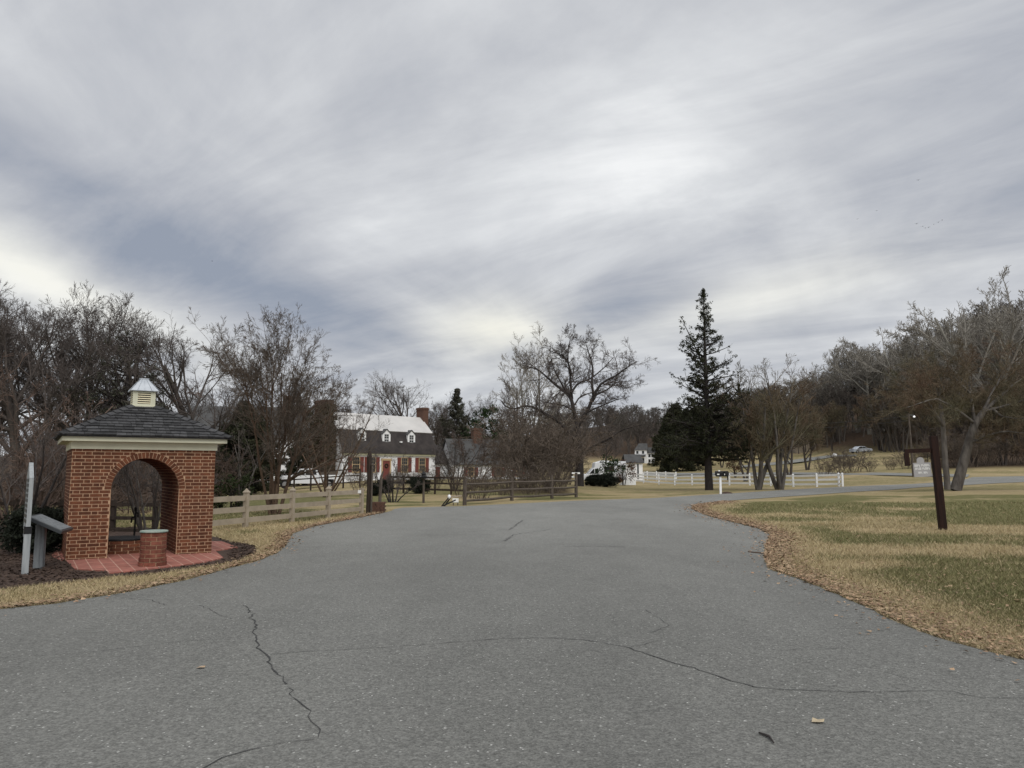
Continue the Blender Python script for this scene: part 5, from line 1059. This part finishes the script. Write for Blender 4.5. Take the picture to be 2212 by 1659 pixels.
b = GY(1261, 90); vn = thing('camper_van', 'white high roofed camper van half hidden behind the boxwoods', 'van', b, R(4))
q = MB(); q.prism([(0, .35), (5.0, .35), (5.0, 2.5), (2.2, 2.6), (1.35, 2.35), (1.25, 1.75), (1.1, 1.7), (.55, 1.05), (0, .95)], 0, 1.9); q.build('body', 'carwhite', vn, bevel=.06)
q = MB(); q.prism([(.66, 1.08), (1.16, 1.66), (1.24, 1.6), (1.24, 1.08)], -.02, -.001); q.prism([(1.32, 1.1), (1.32, 1.65), (1.75, 1.65), (1.75, 1.1)], -.02, -.001); q.prism([(2.4, 1.3), (2.4, 1.9), (3.6, 1.9), (3.6, 1.3)], -.02, -.001); q.build('side_glass', 'glass', vn)
for x in (.9, 4.1): q = MB(); q.rod((x, -.06, .35), (x, .16, .35), .35, .35, 16); q.build('wheel', 'tyre', vn)
# ------------------------------------------------------------------ white fences
def white_fence(name, label, px, end_double=True):
    ps = [GY(u, y) for u, y in px]; t_ = thing(name, label, 'fence', ps[0])
    for k, p in enumerate(ps):
        b_ = p-ps[0]; q = MB(); q.box(-.075, -.075, -.05, .075, .075, 1.16, Matrix.Translation(b_)); pt = q.build('post', 'white', t_)
        q = MB(); q.add([(-.095, -.095, 1.16), (.095, -.095, 1.16), (.095, .095, 1.16), (-.095, .095, 1.16), (0, 0, 1.25)], [(3, 2, 1, 0), (0, 1, 4), (1, 2, 4), (2, 3, 4), (3, 0, 4)], Matrix.Translation(b_)); q.build('post_cap', 'white', pt)
        if k < len(ps)-1:
            n2_ = ps[k+1]-ps[0]; d = (n2_-b_).normalized()
            for z_ in (.24, .64, 1.04): q = MB(); q.bar(b_+d*.075+Vector((0, 0, z_)), n2_-d*.075+Vector((0, 0, z_)), .045, .18); q.build('rail', 'white', t_)
    return t_
white_fence('white_fence', 'long white three rail fence running along the grass behind the road', [(1819, 70), (1811, 70.6), (1763.4, 72), (1712.6, 74.3), (1664, 77), (1619, 79.5), (1575, 82.5), (1534, 85.6), (1494.5, 89), (1457, 93), (1423, 97), (1390, 101), (1359, 105)])
white_fence('white_fence', 'short white rail fence in front of the shed behind the long one', [(1460, 106), (1438, 108.5), (1418, 110), (1398, 111.5), (1378, 112.5)])
# ------------------------------------------------------------------ mailboxes
mbp = G(1557, 1067); sc_ = mbp.y/48.0; ml = thing('mailbox_post', 'white post carrying two dark mailboxes beside the road', 'mailbox', mbp, 0); ml.scale = (sc_,)*3
q = MB(); q.box(-.07, -.07, 0, .05, .05, 1.12); q.build('post', 'white', ml)
def mbox(x, y, rz, L=.5):
    q = MB(); X = Matrix.Translation((x, y, 1.13)) @ Matrix.Rotation(rz, 4, 'Z'); n = 10; pr = [(-.13, 0), (.13, 0)]+[(.13*math.cos(math.pi*k/n), .15+.13*math.sin(math.pi*k/n)) for k in range(n+1)]; q.prism(pr, -L/2, L/2, X); return q.build('mailbox', 'blackplastic', ml)
mbox(-.06, 0, R(70)); mbox(.3, .04, R(20)); 
q = MB(); q.box(-.25, -.12, 1.07, .48, .12, 1.13); q.build('shelf', 'blackplastic', ml)
q = MB(); q.box(-.22, -.13, 1.17, .08, -.115, 1.24); q.build('name_plate', 'letter', ml)
q = MB(); q.box(.2, -.2, 1.16, .27, -.18, 1.25); q.build('flag', 'letter', ml)
q = MB(); q.rod((-.06, 0, 1.39), (-.06, 0, 1.47), .07, .05, 8); q.build('lamp_cap', 'letter', ml)
q = MB(); q.rod((.46, 0, .85), (.46, 0, 1.2), .04, .04, 8); q.build('paper_tube', 'blackplastic', ml)
q = MB(); q.lathe([(.5, 0), (.35, .1), (.1, .17)], 14); o = q.build('mulch_mound', 'mulch'); o.location = mbp+Vector((.5, .3, -.01)); o.scale = (1.0, .6, 1.0); tag(o, 'small dark mound of mulch at the foot of the white mailbox post', 'mulch mound')
# ------------------------------------------------------------------ hanging sign
sb = G(2037, 1145); ps_ = thing('hanging_sign', 'dark red timber post holding a small grey hanging sign with white lettering', 'sign', sb, R(-4)); ps_.rotation_euler = (0, R(-2.3), R(-6))
q = MB(); q.box(-.1, -.09, -.1, .1, .09, 2.78); q.build('post', 'redwood', ps_, bevel=.01)
q = MB(); q.bar((-.115, 0, 2.36), (-.86, 0, 2.36), .1, .12); q.build('arm', 'redwood', ps_)
q = MB(); q.box(-.88, -.05, 1.92, -.76, .05, 2.3); q.build('end_drop', 'redwood', ps_)
q = MB(); n = 14; rr_ = .105; cxs = -.44; q.prism([(-.66, 1.58), (-.16, 1.58), (-.16, 2.0), (cxs+rr_, 2.0)]+[(cxs+rr_*math.cos(math.pi*k/n), 2.06+rr_*math.sin(math.pi*k/n)) for k in range(n+1)]+[(cxs-rr_, 2.0), (-.66, 2.0)], -.02, .02); bd = q.build('sign_board', 'signgrey', ps_)
def words(mb, x0, x1, z0_, z1, nlet):
    w_ = (x1-x0)/nlet
    for k in range(nlet):
        a_ = x0+k*w_; b_ = a_+w_*.78; t = (z1-z0_)*.2; y0_, y1_ = -.027, -.0205; typ = (k*7+nlet*3) % 4
        mb.box(a_, y0_, z0_, a_+w_*.26, y1_, z1)
        if typ != 1: mb.box(a_+w_*.26, y0_, z1-t, b_, y1_, z1)
        if typ != 2: mb.box(a_+w_*.26, y0_, z0_, b_, y1_, z0_+t)
        if typ in (0, 3): mb.box(b_-w_*.26, y0_, z0_+t, b_, y1_, z1-t)
        if typ in (1, 2): mb.box(a_+w_*.26, y0_, (z0_+z1)/2-t*.5, b_-w_*.1, y1_, (z0_+z1)/2+t*.5)
for w_a in ((-.63, -.46, 1.885, 1.95, 4), (-.43, -.19, 1.885, 1.95, 6), (-.62, -.44, 1.79, 1.855, 5), (-.41, -.19, 1.79, 1.855, 6), (-.54, -.42, 1.675, 1.73, 4), (-.39, -.27, 1.675, 1.73, 4)): q = MB(); words(q, *w_a); q.build('word', 'letter', bd)
for x in (-.6, -.22): q = MB(); q.rod((x, 0, 2.0), (x, 0, 2.3), .006, .006, 5); q.build('hanger', 'iron', ps_)
# ------------------------------------------------------------------ utility pole with lamp and wires
up_ = GY(1973, 88); ut = thing('utility_pole', 'slim grey utility pole with a lit lamp near its top beside the back road', 'utility pole', up_)
q = MB(); q.rod((0, 0, 0), (-.15, 0, htop(1965, 893, 88)), .15, .09, 8); q.build('pole', 'oldwood', ut)
zt_ = htop(1967, 899, 88); q = MB(); q.bar((-.1, 0, zt_+.15), (.45, -.1, zt_+.1), .05, .05); q.build('lamp_arm', 'greywood', ut)
q = MB(); q.lathe([(.06, -.05), (.11, .0), (.12, .08), (.06, .15)], 10, Matrix.Translation((.42, -.1, zt_-.1))); q.build('lamp_head', 'glow', ut)
for k, (dz_, vv) in enumerate([(0, 905), (.5, 915)]):
    a_ = up_+Vector((-.15, 0, zt_-dz_)); b_ = P(1560, vv+4, 150); q = MB(); pr_ = a_
    for j in range(1, 17):
        t = j/16; p = a_.lerp(b_, t)-Vector((0, 0, 1.6*4*t*(1-t)*.5)); q.rod(pr_, p, .02, .02, 4); pr_ = p
    o = q.build('wire', 'iron'); tag(o, ['upper', 'lower'][k]+' thin wire running left from the utility pole across the wood', 'wire')
# ------------------------------------------------------------------ vehicles
def wheel(par, x, y, r_, sgn):
    q = MB(); q.rod((x, y, r_), (x, y-.22*sgn, r_), r_, r_, 20); wl = q.build('wheel', 'tyre', par); q = MB(); q.rod((x, y+.008*sgn, r_), (x, y-.02*sgn, r_), r_*.6, r_*.6, 14); q.build('rim', 'rim', wl)
pk = GY(664, 71); pu = thing('pickup_truck', 'white extended cab pickup truck parked behind the crape myrtle', 'pickup truck', pk, R(18))
q = MB(); q.prism([(-2.75, .45), (-2.75, 1.0), (-2.6, 1.12), (-1.35, 1.2), (-.75, 1.78), (.75, 1.82), (1.0, 1.25), (1.0, .45)], -.92, .92); q.prism([(1.02, .5), (2.75, .5), (2.75, 1.22), (1.02, 1.22)], -.94, -.84); q.prism([(1.02, .5), (2.75, .5), (2.75, 1.22), (1.02, 1.22)], .84, .94); q.box(2.66, -.84, .5, 2.75, .84, 1.2); q.box(1.0, -.84, .5, 2.66, .84, .7)
q.build('body', 'carwhite', pu, bevel=.03)
for sy_ in (-1, 1):
    q = MB(); a_, b_ = sorted((.925*sy_, .935*sy_)); q.prism([(-1.12, 1.22), (-.68, 1.68), (-.3, 1.7), (-.3, 1.22)], a_, b_); q.prism([(-.2, 1.22), (-.2, 1.7), (.25, 1.72), (.25, 1.22)], a_, b_); q.prism([(.33, 1.25), (.33, 1.72), (.66, 1.72), (.78, 1.25)], a_, b_); q.build('side_window', 'glass', pu)
    q = MB(); q.box(-2.5, .93*sy_-.01, .42, -1.45, .93*sy_+.01, .8); q.build('wheel_arch', 'blackplastic', pu); q = MB(); q.box(1.4, .95*sy_-.01, .48, 2.3, .95*sy_+.01, .85); q.build('wheel_arch', 'blackplastic', pu)
    for x in (-1.97, 1.85): wheel(pu, x, .96*sy_, .4, sy_)
    q = MB(); q.box(-2.78, .55*sy_-.2, .75, -2.74, .55*sy_+.2, .95); q.build('headlight', 'rim', pu)
q = MB(); q.add([(-1.33, -.78, 1.23), (-1.33, .78, 1.23), (-.79, .72, 1.76), (-.79, -.72, 1.76)], [(0, 3, 2, 1)], Matrix.Translation((-.015, 0, .02))); q.build('windscreen', 'glass', pu)
q = MB(); q.box(1.1, -.8, 1.22, 2.6, .8, 1.6); q.build('bed_load', 'oldwood', pu)
q = MB(); q.box(-2.78, -.3, .7, -2.745, .3, .95); q.build('grille', 'blackplastic', pu); q = MB(); q.box(-2.9, -.9, .42, -2.76, .9, .6); q.build('bumper', 'rim', pu)
cr_ = GY(1862, 168); ca = thing('silver_car', 'silver car parked high on the hillside lawn', 'car', cr_+Vector((0, 0, .3)), R(6)); ca.rotation_euler = (0, R(-3), R(10))
q = MB(); q.prism([(-2.25, .3), (2.25, .3), (2.3, .65), (2.1, .82), (1.15, .95), (.45, 1.4), (-.75, 1.45), (-1.5, 1.0), (-2.2, .95)], -.88, .88); q.build('body', 'carsilver', ca, bevel=.05)
for sy_ in (-1, 1):
    q = MB(); a_, b_ = sorted((.885*sy_, .895*sy_)); q.prism([(-1.3, .98), (-.7, 1.34), (-.1, 1.34), (-.1, .98)], a_, b_); q.prism([(0, .98), (0, 1.34), (.38, 1.3), (.95, .98)], a_, b_); q.build('side_window', 'glass', ca)
    for x in (-1.4, 1.4): wheel(ca, x, .9*sy_, .32, sy_)
b = GY(1805, 165); q = MB(); q.lathe([(.02, 0), (.45, .25), (.5, .6), (.3, .95), (.05, 1.0)], 10); o = q.build('white_tank', 'white'); o.location = b+Vector((0, 0, .2)); tag(o, 'small white rounded tank on the hillside left of the silver car', 'tank')
# ------------------------------------------------------------------ birds
def bird(u, v, Y, lb, first=[None], s=1.0, grp='geese flying in a loose line'):
    if first[0] is None:
        q = MB(); q.lathe([(.02, -.45), (.09, -.25), (.12, 0), (.07, .25), (.03, .4), (.04, .5), (.01, .58)], 8, Matrix.Rotation(R(90), 4, 'Y'))
        for sg_ in (-1, 1): q.add([(-.12, .05*sg_, .03), (.16, .05*sg_, .03), (.1, .45*sg_, .24), (-.08, .45*sg_, .22), (-.1, .85*sg_, .12), (-.02, .85*sg_, .12), (-.12, .05*sg_, .0), (.16, .05*sg_, .0)], [(0, 1, 2, 3), (3, 2, 5, 4), (6, 7, 2, 3)])
        first[0] = q.build('bird', 'blackplastic'); o = first[0]
    else: o = first[0].copy(); C.objects.link(o)
    o.location = P(u, v, Y); o.rotation_euler = (0, R(random.uniform(-10, 10)), R(random.uniform(30, 60))); o.scale = (s, s, s); tag(o, lb, 'bird', grp)
for k, (u, v, lb) in enumerate([(1980, 483.5, 'leftmost bird of the loose line over the hill'), (1993, 489, 'second bird of the loose line over the hill'), (1998.5, 492.5, 'lowest bird of the loose line over the hill'), (2006, 491, 'fourth bird of the loose line over the hill'), (2017, 484.5, 'fifth bird of the loose line over the hill'), (2027, 480, 'sixth bird of the loose line over the hill'), (2035, 475.5, 'rightmost bird of the loose line over the hill'),
        (1983.5, 389, 'lone bird high above the loose line'), (1894, 455, 'bird left of the loose line, the nearer of two'), (1852.5, 473, 'bird far left of the loose line'), (458, 564, 'lone bird over the trees on the left')]):
    bird(u, v, 330, lb, s=.9 if k < 8 else .7)
